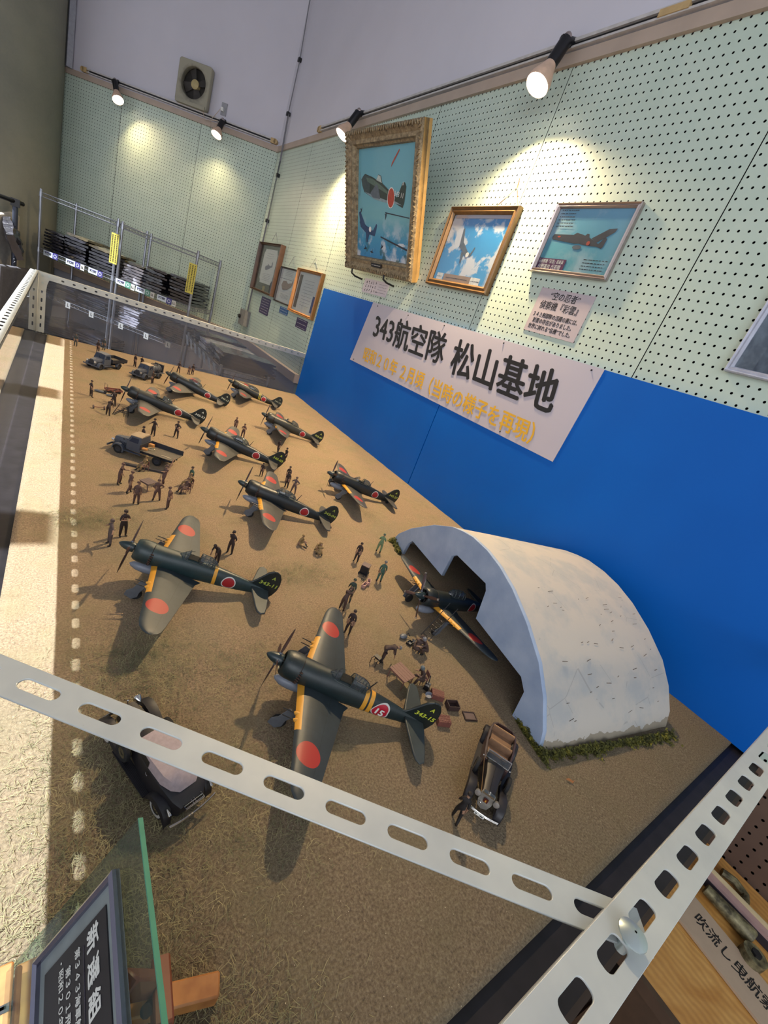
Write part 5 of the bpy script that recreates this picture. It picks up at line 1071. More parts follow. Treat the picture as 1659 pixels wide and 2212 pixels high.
def truck(label, x, y, h, kind, col, roof):
    r_ = root('truck', (x, y, 0), R(h), SC, label, 'truck')      # origin: rear axle centre
    wb = 3.45
    ob('chassis', MB().box((1.6, 0, .55), (5.4, .7, .16)).mesh('chassis', [M_trd]), r_)
    for X_ in (0, wb):
        for s_ in (1, -1):
            ob('wheel', TW, r_, T(X_, s_ * .78, .42))
            if X_: ob('fender', fender(.5, .4, 205 if True else 0, -10).mesh('fender', [col], 50), r_, T(X_, s_ * .78, .42))
            elif kind != 'flat': ob('fender', fender(.5, .36, 180, 0).mesh('fender', [col], 50), r_, T(0, s_ * .8, .42))
    hood = [[(4.1, -.3, .55), (4.1, .3, .55), (4.1, .33, 1.1), (4.1, .2, 1.28), (4.1, -.2, 1.28), (4.1, -.33, 1.1)], [(2.75, -.55, .55), (2.75, .55, .55), (2.75, .58, 1.2), (2.75, .42, 1.45), (2.75, -.42, 1.45), (2.75, -.58, 1.2)]]
    ob('hood', MB().loft(hood).mesh('hood', [col], 40), r_); ob('grille', MB().box((4.12, 0, .88), (.06, .5, .6)).mesh('grille', [M_trd]), r_)
    for k in range(5): ob('louvre', MB().box((3.0 + k * .14, 0, .9), (.05, 1.12 - k * .06, .3)).mesh('louvre', [M_trd]), r_)
    cab = [[(2.8, -.75, .6), (2.8, .75, .6), (2.78, .78, 1.4), (2.5, .68, 2.0), (2.5, -.68, 2.0), (2.78, -.78, 1.4)], [(1.55, -.78, .6), (1.55, .78, .6), (1.55, .8, 1.4), (1.6, .7, 2.05), (1.6, -.7, 2.05), (1.55, -.8, 1.4)]]
    ob('cab', MB().loft(cab).mesh('cab', [col], 25), r_)
    ob('roof', MB().loft([[(2.58, y_ * .66, 2.0 + .07 * (1 - y_ * y_)) for y_ in (-1.06, -.7, 0, .7, 1.06)] + [(2.58, .7, 1.96), (2.58, -.7, 1.96)], [(1.55, y_ * .7, 2.06 + .07 * (1 - y_ * y_)) for y_ in (-1.06, -.7, 0, .7, 1.06)] + [(1.55, .74, 2.0), (1.55, -.74, 2.0)]]).mesh('roof', [roof], 30), r_)
    for s_ in (1, -1):
        ob('side_window', MB().add([(2.45, s_ * .735, 1.72), (2.62, s_ * .785, 1.42), (1.8, s_ * .80, 1.42), (1.8, s_ * .735, 1.85), (2.42, s_ * .735, 1.85)], [(0, 1, 2, 3, 4)]).mesh('side_window', [M_glassd], 0), r_)
        ob('windscreen', MB().add([(2.80, s_ * .06, 1.46), (2.79, s_ * .66, 1.44), (2.56, s_ * .58, 1.93), (2.56, s_ * .06, 1.95)], [(0, 1, 2, 3)]).mesh('windscreen', [M_glassd], 0), r_, T(.015, 0, 0))
        ob('headlight', MB().lathe([(.12, .1), (.125, .05), (.08, -.1), (.01, -.13)], T(4.1, s_ * .55, 1.02) @ RY(90), 12, 0, (1, 0)).mesh('headlight', [M_lamp]), r_)
        ob('running_board', MB().box((2.15, s_ * .85, .5), (1.5, .3, .05)).mesh('running_board', [col]), r_)
    ob('bumper', MB().box((4.35, 0, .55), (.08, 1.9, .16)).mesh('bumper', [col]), r_)
    ob('mirror', MB().cyl((2.75, .8, 1.5), (2.85, 1.1, 1.6), .02).ball((2.86, 1.12, 1.62), .09, 8).mesh('mirror', [M_trd]), r_)
    if kind in ('box', 'flat'):
        for k in range(8): ob('bed_plank', MB().box((.05, -1.0 + .25 * (k + .5), .98), (2.9, .235, .05)).mesh('bed_plank', [M_bed]), r_)
        hh = .42; b = []
        ob('bed_headboard', MB().box((1.49, 0, 1.0 + hh / 2), (.05, 2.04, hh + .1)).mesh('bed_headboard', [M_trd]), r_)
        ob('side_board', MB().box((.05, -1.02, 1.0 + hh / 2), (2.95, .05, hh)).mesh('side_board', [M_trd]), r_)
        if kind == 'box':
            ob('side_board', MB().box((.05, 1.02, 1.0 + hh / 2), (2.95, .05, hh)).mesh('side_board', [M_trd]), r_); ob('tail_board', MB().box((-1.43, 0, 1.0 + hh / 2), (.05, 2.04, hh)).mesh('tail_board', [M_trd]), r_)
        ob('bed_frame', MB().box((.05, 0, .86), (2.9, .12, .12)).box((.9, 0, .88), (.1, 1.9, .1)).box((-.9, 0, .88), (.1, 1.9, .1)).mesh('bed_frame', [M_trd]), r_)
    else:
        ob('tank', MB().lathe([(.01, -1.15), (.5, -1.1), (.62, -.95), (.64, 0), (.62, .95), (.5, 1.1), (.01, 1.15)], T(.1, 0, 1.25) @ RY(90), 20).mesh('tank', [col], 40), r_)
        for X_ in (-.6, 0, .6): ob('tank_band', MB().lathe([(.65, -.04), (.66, 0), (.65, .04)], T(.1 + X_, 0, 1.25) @ RY(90), 20).mesh('tank_band', [M_trd]), r_)
        ob('reel', MB().cyl((.2, .68, 1.05), (.2, .82, 1.05), .34, n=18).cyl((.2, .8, 1.05), (.2, .9, 1.05), .12, n=10).mesh('reel', [M_trd]), r_)
        ob('hose_ring', MB().tube([(.1 + .55 * math.cos(a), .45 * math.sin(a), 1.92) for a in [k * .52 for k in range(12)]], .05, 6, closed=True).mesh('hose_ring', [M_trd]), r_)
        ob('rear_cabinet', MB().box((-1.15, 0, 1.35), (.3, 1.3, 1.2)).mesh('rear_cabinet', [M_trd]), r_); ob('side_deck', MB().box((.1, 0, .82), (2.7, 1.8, .08)).mesh('side_deck', [col]), r_)
    return r_
truck('flatbed model truck with cream roof and open near side, left middle of the field', -1.328, 1.662, 144.5, 'flat', M_trk, M_canv)
truck('plain grey model truck with closed box bed at the far left back', -1.398, 3.02, 229, 'box', mat('truck_bluegrey', '464c5a', .45, scale=2), mat('truck_bluegrey', '464c5a'))
truck('model tanker truck with cream cab roof at the far back', -1.185, 3.01, 232, 'tank', M_trk, M_canv)
tc = root('cargo_box', (-1.359, 1.707, .0418), R(144), SC, 'light wooden box standing on the flatbed near the cab', 'box'); ob('box', MB().box((0, 0, .16), (.42, .34, .3)).mesh('box', [mat('light_wood', 'a8743c', .6)]), tc)
tc = root('cargo_box', (-1.385, 1.672, .0418), R(150), SC, 'flat wooden box standing at the front corner of the flatbed', 'box'); ob('box', MB().box((0, 0, .08), (.42, .34, .14)).mesh('box', [mat('light_wood', 'a8743c', .6)]), tc)
ob('rope_coil', MB().tube([(.011 * math.cos(k * .5), .011 * math.sin(k * .5), .0025 + k * .00006) for k in range(38)], .0011, 5).mesh('rope_coil', [mat('rope', 'b0a080', .8)]), None, T(-1.362, 1.682, .0418), 'pale rope coil lying on the flatbed boards', 'rope')
ob('folded_rope', MB().tube([(0, 0, 0), (.01, .002, 0), (.035, .0, 0), (.037, .003, 0), (.012, .005, 0), (0, .004, 0)], .0012, 5, closed=True).mesh('folded_rope', [mat('rope', 'b0a080', .8)]), None, T(-1.335, 1.635, .0425) @ RZ(-35), 'white strap bundle near the tail of the flatbed', 'rope')
# ---- cars
M_carb = mat('car_black', '17151b', .5, scale=1.5, var=.25, bump=0); M_chrome = mat('chrome', 'c9c6c0', .12, 1.0, var=.03); M_chdull = mat('dull_silver', '9b9892', .35, .6); M_seat = mat('seat_tan', '7a5c44', .7, scale=5); M_maroon = mat('car_maroon', '3a2a2a', .5, scale=2)
M_wwall = mat('white_wall', 'b4aeaa', .6); CW = wheel_mesh(.40, .17, M_chrome, M_wwall); CS = wheel_mesh(.38, .17, M_chrome)
def carbody(secs, m_, name, caps=(1, 1), ang=35): return MB().loft(secs, 0, None, caps).mesh(name, [m_], ang)
def sect(x, wb_, wt, zb, zt, r_=.12): return [(x, -wb_, zb), (x, wb_, zb), (x, wt + (wb_ - wt) * .3, zt - r_ * 1.3), (x, wt - .02, zt - r_ * .4), (x, wt - r_, zt), (x, -wt + r_, zt), (x, -wt + .02, zt - r_ * .4), (x, -wt - (wb_ - wt) * .3, zt - r_ * 1.3)]
def fender_front(m_, s_, long=False):
    """sweeping wing over the wheel running down to the running board"""
    pts = [(.62, .12, .30), (.60, .36, .36), (.45, .55, .44), (.15, .68, .48), (-.2, .66, .48), (-.6, .48, .44), (-1.0, .3, .40), (-1.35, .22, .38)]
    rings = []
    for x, z, w_ in pts: rings.append([(x, y * w_ / 2, z - (.14 if abs(y) > .95 else 0) - .03 * y * y) for y in (-1, -.8, -.3, .3, .8, 1)] + [(x - .01, y * w_ / 2 * .94, z - .05 - (.12 if abs(y) > .95 else 0)) for y in (1, .8, .3, -.3, -.8, -1)])
    return MB().loft(rings).mesh('fender', [m_], 50)
def fender_rear(m_):
    pts = [(.6, .16, .34), (.5, .42, .38), (.25, .66, .42), (-.1, .72, .42), (-.45, .56, .38), (-.62, .25, .30), (-.66, .05, .26)]; rings = []
    for x, z, w_ in pts: rings.append([(x, y * w_ / 2, z - (.14 if abs(y) > .95 else 0) - .03 * y * y) for y in (-1, -.8, -.3, .3, .8, 1)] + [(x, y * w_ / 2 * .94, z - .05 - (.12 if abs(y) > .95 else 0)) for y in (1, .8, .3, -.3, -.8, -1)])
    return MB().loft(rings).mesh('fender', [m_], 50)
# open touring car
c1 = root('open_touring_car', (-.858, .2765, .0005), R(210.5), SC * .99, 'open black vintage touring car with tan seats and chrome radiator near the shelter corner', 'car')
wb = 3.66
ob('hood', carbody([sect(wb + .30, .30, .28, .45, 1.12, .1), sect(2.9, .38, .34, .42, 1.14, .12), sect(2.05, .56, .46, .40, 1.16, .14)], M_carb, 'hood'), c1)
ob('hood_hinge', MB().tube([(wb + .28, 0, 1.13), (2.05, 0, 1.17)], .015, 5).mesh('hood_hinge', [M_carb]), c1)
ob('side_trim', MB().tube([(wb + .28, -.31, .98), (2.05, -.60, 1.02)], .018, 5).mesh('side_trim', [mat('trim_gold', 'a5865e', .3, .8)]), c1)
out_ = [(2.1, .60), (1.6, .68), (.8, .74), (.0, .74), (-.5, .66), (-.72, .45), (-.78, 0), (-.72, -.45), (-.5, -.66), (0, -.74), (.8, -.74), (1.6, -.68), (2.1, -.60)]
b = MB(); b.loft([[(x, y, .40) for x, y in out_], [(x, y * 1.02, .80) for x, y in out_], [(x * 1.0, y, 1.04) for x, y in out_], [(x * .96 + .03, y * .88, 1.05) for x, y in out_], [(x * .95 + .03, y * .87, .60) for x, y in out_]], 0, None, (1, 0))
ob('body_tub', b.mesh('body_tub', [M_maroon], 40), c1)
ob('cabin_floor', MB().box((.7, 0, .56), (2.7, 1.2, .04)).mesh('cabin_floor', [M_seat]), c1)
ob('dashboard', MB().box((1.95, 0, .95), (.08, 1.1, .24)).mesh('dashboard', [M_seat]), c1)
for X_, lb in ((.75, 1), (-.28, 2)):
    ob('seat', MB().box((X_ + .32, 0, .70), (.55, 1.18, .22), taper=(.95, .97)).mesh('seat', [M_seat]), c1); ob('seat_back', MB().box((X_ - .02, 0, .92), (.18, 1.22, .42), taper=(.7, .97)).mesh('seat_back', [M_seat]), c1)
    ob('seat_piping', MB().tube([(X_ - .02, -.58, 1.14), (X_ - .02, .58, 1.14)], .022, 5).mesh('seat_piping', [mat('piping_tan', 'a07c58', .5)]), c1)
ws = frame_mesh('windscreen_frame', 1.2, .42, [(0, 0), (0, .03), (.035, .03), (.035, 0)], [M_chrome])
WM = T(2.02, 0, 1.16) @ RZ(90) @ RX(80); ob('windscreen_frame', ws, c1, T(2.0, 0, 1.33) @ RY(-16) @ RZ(90) @ RX(90)); ob('windscreen', MB().box((0, 0, .015), (1.14, .36, .006)).mesh('windscreen', [M_cang], 0), c1, T(2.0, 0, 1.33) @ RY(-16) @ RZ(90) @ RX(90))
ob('steering_wheel', MB().lathe([(.17, -.012), (.185, 0), (.17, .012)], T(1.62, .32, 1.08) @ RY(-60), 18).cyl((1.62, .32, 1.08), (1.95, .32, .92), .02, n=6).mesh('steering_wheel', [M_carb]), c1)
gp = [(-.27, 1.18), (-.30, 1.02), (-.30, .70), (-.22, .42), (0, .30), (.22, .42), (.30, .70), (.30, 1.02), (.27, 1.18)]
ob('radiator', curve_mesh('radiator', [gp], .12, [M_chdull], .02), c1, T(wb + .40, 0, 0) @ RY(-4) @ RZ(90) @ RX(90)); ob('radiator_top', MB().box((wb + .36, 0, 1.2), (.2, .56, .08), taper=(.8, .9)).mesh('radiator_top', [M_chrome]), c1)
ob('radiator_badge', MB().box((wb + .47, 0, .88), (.02, .2, .24)).mesh('radiator_badge', [mat('badge_red', '4a1c14', .4)]), c1); ob('badge_mark', MB().box((wb + .482, 0, .86), (.01, .05, .12)).mesh('badge_mark', [M_yel]), c1)
ob('radiator_cap', MB().cyl((wb + .36, 0, 1.24), (wb + .36, 0, 1.3), .05).ball((wb + .36, 0, 1.32), .04, 8).mesh('radiator_cap', [M_chrome]), c1)
for s_ in (1, -1):
    ob('fender', fender_front(M_carb, s_), c1, T(wb, s_ * .74, .22)); ob('fender', fender_rear(M_carb), c1, T(0, s_ * .76, .20)); ob('running_board', MB().box((1.5, s_ * .78, .38), (1.9, .34, .04)).mesh('running_board', [M_carb]), c1)
    for X_ in (0, wb): ob('wheel', CW, c1, T(X_, s_ * .74, .40))
    ob('spare_wheel', CS, c1, T(2.45, s_ * .80, .72))
    hd = ob('headlight', MB().lathe([(.14, .10), (.15, .08), (.11, -.06), (.02, -.14)], T(wb + .38, s_ * .44, .98) @ RY(86), 18, 0).mesh('headlight', [M_chdull]), c1)
    ob('lens', MB().lathe([(.135, .09), (.08, .115), (.002, .125)], T(wb + .38, s_ * .44, .98) @ RY(86), 16).mesh('lens', [mat('lens_grey', '7c7670', .15)]), hd)
    ob('side_lamp', MB().ball((2.06, s_ * .68, 1.12), .045, 8).mesh('side_lamp', [M_chrome]), c1)
ob('horn', MB().ball((wb + .55, -.18, .72), .06, 8).mesh('horn', [M_chrome]), c1)
def bumper(x, w_, z, mats, bow=.12): return MB().tube([(x + bow * (1 - (y / w_) ** 2), y, z) for y in [w_ * (k / 5 - 1) for k in range(11)]], .035, 6).mesh('bumper', mats)
ob('bumper', bumper(wb + .66, .84, .42, [M_chrome]), c1); ob('bumper', bumper(wb + .64, .84, .34, [M_chrome]), c1)
ob('number_plate', MB().box((wb + .84, 0, .36), (.02, .46, .14)).mesh('number_plate', [M_wpaint]), c1); ob('plate_mark', MB().box((wb + .855, .1, .36), (.01, .16, .05)).box((wb + .855, -.15, .36), (.01, .06, .05)).mesh('plate_mark', [M_ink]), c1)
# closed black car with pale folding top
c2 = root('black_vintage_car', (-1.4775, .397, .0005), R(110.5), SC, 'black vintage car with pale pink grey soft top under the steel brace', 'car')
M_top = mat('soft_top', '9c8d90', .7, scale=6)
wb2 = 3.62
ob('hood', carbody([sect(wb2 + .28, .34, .30, .5, 1.12, .14), sect(3.0, .40, .38, .45, 1.18, .16), sect(2.15, .56, .50, .42, 1.22, .18)], M_carb, 'hood'), c2)
ob('body', carbody([sect(2.2, .60, .56, .40, 1.22, .12), sect(1.2, .74, .72, .40, 1.2, .1), sect(.2, .76, .72, .40, 1.18, .12), sect(-.45, .68, .62, .42, 1.05, .2), sect(-.72, .5, .44, .45, .85, .2)], M_carb, 'body'), c2)
# the top: triangular-round sheet wide at the windscreen
tp = [[(1.95, -.60, 1.2), (1.97, -.60, 1.58), (1.97, .60, 1.58), (1.95, .60, 1.2)], [(1.1, -.70, 1.2), (1.1, -.68, 1.64), (1.1, .68, 1.64), (1.1, .70, 1.2)], [(.25, -.68, 1.18), (.25, -.60, 1.52), (.25, .60, 1.52), (.25, .68, 1.18)], [(-.15, -.52, 1.14), (-.12, -.40, 1.36), (-.12, .40, 1.36), (-.15, .52, 1.14)], [(-.35, -.3, 1.1), (-.3, -.22, 1.2), (-.3, .22, 1.2), (-.35, .3, 1.1)]]
ob('soft_top', MB().loft([[r2[1], r2[2]] and [r2[0], r2[1], (r2[1][0], 0, r2[1][2] + .05), r2[2], r2[3]] for r2 in tp]).mesh('soft_top', [M_top], 40), c2)
for s_ in (1, -1):
    ob('side_window', MB().add([(1.85, s_ * .66, 1.24), (1.0, s_ * .725, 1.24), (1.0, s_ * .70, 1.5), (1.85, s_ * .625, 1.5)], [(0, 1, 2, 3)]).mesh('side_window', [M_ink], 0), c2)
    ob('fender', fender_front(M_carb, s_), c2, T(wb2, s_ * .76, .22)); ob('fender', fender_rear(M_carb), c2, T(0, s_ * .78, .20)); ob('running_board', MB().box((1.7, s_ * .82, .36), (2.2, .34, .05)).mesh('running_board', [M_carb]), c2)
    for k in range(6): ob('tread_rib', MB().box((1.7, s_ * (.70 + .045 * k), .39), (2.1, .012, .012)).mesh('tread_rib', [M_carb]), c2)
    for X_ in (0, wb2): ob('wheel', CW, c2, T(X_, s_ * .78, .40))
    ob('headlight', MB().lathe([(.15, .12), (.16, .09), (.10, -.08), (.02, -.16)], T(wb2 + .35, s_ * .46, 1.0) @ RY(88), 18, 0, (1, 0)).mesh('headlight', [M_chrome]), c2)
    ob('door_handle', MB().tube([(1.0, s_ * .76, 1.05), (.95, s_ * .80, 1.05), (.85, s_ * .80, 1.05)], .02, 5).mesh('door_handle', [M_chrome]), c2)
    ob('tail_lamp', MB().lathe([(.06, .08), (.06, .02), (.02, -.16)], T(-.62, s_ * .78, .78) @ RY(-110), 12, 0, (1, 0)).mesh('tail_lamp', [M_chrome]), c2)
    ob('hood_latch', MB().box((2.7, s_ * .46, 1.08), (.18, .02, .04)).mesh('hood_latch', [M_chrome]), c2)
ob('spare_wheel', CS, c2, T(2.35, -.84, .74)); ob('spare_wheel', CS, c2, T(2.35, .84, .74))
ob('hood_ornament', MB().cyl((wb2 + .3, 0, 1.12), (wb2 + .3, 0, 1.26), .02).ball((wb2 + .3, 0, 1.28), .04, 8).mesh('hood_ornament', [M_chrome]), c2)
ob('bumper', bumper(wb2 + .62, .86, .44, [M_chrome]), c2); ob('bumper', bumper(wb2 + .60, .86, .36, [M_chrome]), c2)
ob('bumper', MB().tube([(-.86 - .1 * (1 - (y / .86) ** 2), y, .46) for y in [.86 * (k / 5 - 1) for k in range(11)]], .04, 6).mesh('bumper', [M_chrome]), c2)
rk = MB()
for x in (-.56, -.66, -.76, -.86): rk.tube([(x, -.34, .86), (x, .34, .86)], .012, 5)
rk.tube([(-.54, -.34, .86), (-.9, -.34, .86), (-.9, .34, .86), (-.54, .34, .86)], .016, 5, closed=True)
for y in (-.05, .05): rk.tube([(-.54, y, .87), (-.9, y, .87)], .012, 5)
ob('luggage_rack', rk.mesh('luggage_rack', [M_chrome]), c2)
ob('steering_wheel', MB().lathe([(.18, -.012), (.195, 0), (.18, .012)], T(1.85, -.1, 1.26) @ RY(-60), 16).mesh('steering_wheel', [M_wwall]), c2)
# ================================================================== shelving and goods behind the case
M_wire = mat('chrome_wire', '8f939c', .3, .7, var=.05)
def shelf_unit(label, M, W_, D_, levels, ztop, zfoot=-.85):
    """origin at front left foot line; x along the front, y toward the wall"""
    r_ = root('wire_shelf', (0, 0, 0), label=label, cat='shelf'); r_.matrix_world = M
    for x in (0, W_):
        for y in (0, D_):
            ob('post', MB().cyl((x, y, zfoot), (x, y, ztop + .03), .0125, n=10).mesh('post', [M_wire]), r_)
    for lv in levels + [ztop]:
        top = lv == ztop; b = MB(); h_ = .035
        for (p, q) in (((0, 0), (W_, 0)), ((0, D_), (W_, D_)), ((0, 0), (0, D_)), ((W_, 0), (W_, D_))):
            p3, q3 = Vector((*p, lv)), Vector((*q, lv)); b.tube([p3, q3], .0035, 5); b.tube([p3 - Vector((0, 0, h_)), q3 - Vector((0, 0, h_))], .0035, 5)
            n = int((q3 - p3).length / .022); pts = [p3.lerp(q3, i / n) - Vector((0, 0, h_ if i % 2 else 0)) for i in range(n + 1)]; b.tube(pts, .002, 4)
        ob('edge_truss', b.mesh('edge_truss', [M_wire]), r_)
        if not top:
            b = MB(); n = int(W_ / .03)
            for i in range(1, n): b.tube([(W_ * i / n, 0, lv), (W_ * i / n, D_, lv)], .0015, 4)
            g_ = ob('wire_deck', b.mesh('wire_deck', [M_wire]), r_); g_['kind'] = 'stuff'
        for x in (0, W_):
            for y in (0, D_): ob('collar', MB().cyl((x, y, lv - .04), (x, y, lv + .005), .018, .015, 10).mesh('collar', [M_wire]), r_)
    return r_
def SP(s_, off): return B0 + BD * s_ + BN * off
def SM(s0, off=.55): p = SP(s0, off); return frame((p.x, p.y, 0), -BD, -BN)      # x to the right, y toward the wall
LV = [-.55, -.14, .285]
shelf_unit('left chrome wire shelf unit before the slanted wall', SM(2.06), .86, .43, LV, .80)
shelf_unit('right chrome wire shelf unit before the slanted wall', SM(1.15), .83, .43, LV, .79)
U3 = frame((-.62, 5.0, 0), (0, -1, 0), (1, 0, 0)); shelf_unit('low chrome wire shelf unit standing along the right wall behind the case', U3, 1.33, .40, [-.62, -.34, .03], .031, -.85)
# bagged folded shirts
def bag_mesh(seed, w_, d_, h_):
    q = random.Random(seed); nx, ny = 9, 8; b = MB()
    def zz(i, j, top):
        x, y = i / (nx - 1) * 2 - 1, j / (ny - 1) * 2 - 1; e = max(.72, 1 - abs(x) ** 6) * max(.72, 1 - abs(y) ** 6)
        n = mnoise.noise(Vector((x * 2.2 + seed * 7, y * 2.2, seed))) * .35 + mnoise.noise(Vector((x * 6, y * 6 + seed, seed))) * .22
        return h_ * (.5 + (.5 + n) * e) if top else h_ * (.5 - (.5 + n * .6) * e)
    V = [((i / (nx - 1) - .5) * w_, (j / (ny - 1) - .5) * d_, zz(i, j, True)) for j in range(ny) for i in range(nx)] + [((i / (nx - 1) - .5) * w_, (j / (ny - 1) - .5) * d_, zz(i, j, False)) for j in range(ny) for i in range(nx)]
    N = nx * ny; F = []
    for j in range(ny - 1):
        for i in range(nx - 1): a = j * nx + i; F += [(a, a + 1, a + nx + 1, a + nx), (N + a, N + a + nx, N + a + nx + 1, N + a + 1)]
    for i in range(nx - 1): F += [(i, N + i, N + i + 1, i + 1), (N - nx + i, N - nx + i + 1, 2 * N - nx + i + 1, 2 * N - nx + i)]
    for j in range(ny - 1): F += [(j * nx, (j + 1) * nx, N + (j + 1) * nx, N + j * nx), (j * nx + nx - 1, N + j * nx + nx - 1, N + (j + 1) * nx + nx - 1, (j + 1) * nx + nx - 1)]
    b.add(V, F); return b
def bagmat(name, c, c2):
    t = NT(name); n = t.noise(14, 3); t.bump(t.noise(22, 2, .5, dist=.6), .5, .008)
    m_ = t.fin(t.ramp(n, (.4, c), (.7, c2)), .16, 0, .9); t.bsdf.inputs['Coat Weight'].default_value = .8; t.bsdf.inputs['Coat Roughness'].default_value = .08; return m_
M_bagk = bagmat('black_shirt_bag', '131319', '2c2c36'); M_bagw = bagmat('grey_shirt_bag', '8c8b98', 'c4c2cc'); M_bago = bagmat('olive_shirt_bag', '3a3324', '665c42')
BG = {}
def pile(M, n, w_, d_, h_, mt, where, seed, topmat=None, spread=.012):
    q = random.Random(seed); z = 0
    for k in range(n):
        key = (k % 3, round(w_, 2), round(d_, 2), round(h_, 3), (topmat or mt).name if k == n - 1 else mt.name)
        if key not in BG: BG[key] = bag_mesh(k % 3 + 1, w_, d_, h_ * 1.1).mesh('bagged_shirt', [(topmat or mt) if k == n - 1 else mt], 60)
        o = bpy.data.objects.new('bagged_shirt', BG[key]); C.objects.link(o)
        o.matrix_world = M @ T(q.uniform(-spread, spread), q.uniform(-spread, spread), z) @ RZ(q.uniform(-4, 4)); z += h_
        tag(o, ('topmost', 'second', 'third', 'fourth', 'fifth', 'sixth', 'seventh', 'eighth', 'ninth')[n - 1 - k] + (' bagged shirt' if k == n - 1 else ' bagged shirt from the top') + ', ' + where, 'bagged shirt', 'bagged shirts on the shelves')
    return z
def on_shelf(s_, lv, dy=.2, off=.55): p = SP(s_, off - dy); return frame((p.x, p.y, lv + .004), -BD, -BN)
for i, (s_, n, h_, mt, tm, w_, wh) in enumerate(((1.93, 7, .029, M_bagk, None, .22, 'far left pile on the top shelf'), (1.67, 8, .031, M_bagk, M_bago, .25, 'second pile from the left on the top shelf'), (1.38, 7, .031, M_bagk, M_bago, .27, 'third pile, behind the left yellow tag'),
      (1.01, 7, .028, M_bagw, M_bago, .22, 'grey pile in the middle of the top shelf'), (.76, 8, .028, M_bagk, None, .22, 'black pile beside the grey one, top shelf'), (.47, 8, .030, M_bagk, None, .24, 'rightmost pile on the top shelf'))):
    pile(on_shelf(s_, .285), n, w_, .34, h_, mt, wh, i, tm)
for i, (s_, n, h_, mt, w_, wh) in enumerate(((1.82, 8, .022, M_bagk, .36, 'left pile on the middle shelf'), (1.42, 7, .02, M_bagk, .34, 'second pile on the middle shelf'), (1.0, 7, .024, M_bagw, .24, 'grey pile on the middle shelf'), (.74, 8, .022, M_bagk, .24, 'dark pile beside the grey one, middle shelf'), (.47, 8, .022, M_bagk, .24, 'rightmost pile on the middle shelf'))):
    pile(on_shelf(s_, -.14), n, w_, .34, h_, mt, wh, 20 + i)
for i, (s_, n, w_, wh) in enumerate(((1.85, 6, .36, 'left pile on the bottom shelf'), (1.45, 6, .36, 'second pile on the bottom shelf'))): pile(on_shelf(s_, -.55), n, w_, .34, .026, M_bagk, wh, 40 + i)
for i, (y, n, mt, h_, wh) in enumerate(((4.78, 4, M_bagk, .024, 'farthest pile on the low unit'), (4.42, 4, M_bagw, .022, 'grey pile on the low unit'), (4.10, 4, M_bagk, .024, 'third pile on the low unit'), (3.84, 5, M_bagk, .025, 'nearest glossy pile on the low unit'))):
    pile(frame((-.38, y, .036), (1, 0, 0), (0, 1, 0)), n, .46, .27, h_, mt, wh, 60 + i, spread=.02)
for i, (y, mt, wh) in enumerate(((4.6, M_bagw, 'grey pile, lower deck of the low unit'), (4.2, M_bagk, 'dark pile, lower deck of the low unit'), (3.9, M_bagk, 'nearest pile, lower deck of the low unit'))):
    pile(frame((-.40, y, -.336), (1, 0, 0), (0, 1, 0)), 5, .38, .3, .025, mt, wh, 80 + i)
# price cards, size cards, yellow notices
M_tagw = mat('tag_white', 'b9c4cf', .4, var=.03); M_tagp = mat('tag_violet', '3f3a78', .4, var=.05); M_tagg = mat('tag_green', '4f8472', .4, var=.05); M_yell = mat('notice_yellow', 'b9ae4e', .5, var=.04)
def shelf_card(name, s_, z, w_, h_, mm, txt, label, cat='price card', ts=.03, ink=None, off=.575):
    p = SP(s_, off); r_ = root(name, (0, 0, 0), label=label, cat=cat); r_.matrix_world = frame((p.x, p.y, z), -BD, (0, 0, 1))
    ob('card', MB().box((0, 0, 0), (w_, h_, .0015)).mesh('card', [mm]), r_)
    if txt: ob('lettering', text_mesh(txt, ts, ink or M_ink, off=.0006), r_, T(0, 0, .0015))
    return r_
for i, (s_, pr_, mm, size) in enumerate(((1.925, '¥ 2,740', M_tagp, None), (1.665, '¥ 2,200', M_tagp, 'LL'), (1.405, '¥ 2,600', M_tagp, None), (1.085, '¥ 2,700', M_tagg, 'LL'), (.86, '¥ 2,620', M_tagg, 'LL'), (.615, '¥ 2,480', M_tagp, 'LL'))):
    wh = ('far left', 'second from left', 'third from left', 'fourth from left', 'second from right', 'rightmost')[i]
    cdd = shelf_card('price_card', s_, .262, .105, .05, M_tagw, pr_, 'white price card on the top shelf edge, %s' % wh, ts=.024)
    ob('heading_line', MB().box((0, .012, .001), (.08, .006, .001)).mesh('heading_line', [M_tagp]), cdd)
    k_ = shelf_card('colour_card', s_ - .082, .262, .058, .058, mm, None, '%s round-marked colour card on the top shelf edge, %s' % ('violet' if mm is M_tagp else 'green', wh), 'colour card')
    ob('ring_mark', MB().lathe([(.012, .0012), (.018, .0012)], None, 16).mesh('ring_mark', [M_tagw]), k_)
    if size: shelf_card('size_card', s_ - .138, .258, .045, .055, mat('tag_paper', 'b7b7b2', .5), 'LL', 'white LL size card on the top shelf edge, %s' % wh, 'size card', .032)
for i, (s_, wh) in enumerate(((1.97, 'leftmost'), (1.66, 'second from left'), (1.38, 'third from left'), (1.03, 'third from right'), (.73, 'second from right'), (.47, 'rightmost'))):
    shelf_card('size_card', s_, -.165, .055, .06, mat('tag_paper', 'b7b7b2', .5), 'L', 'white L size card on the middle shelf edge, %s' % wh, 'size card', .045)
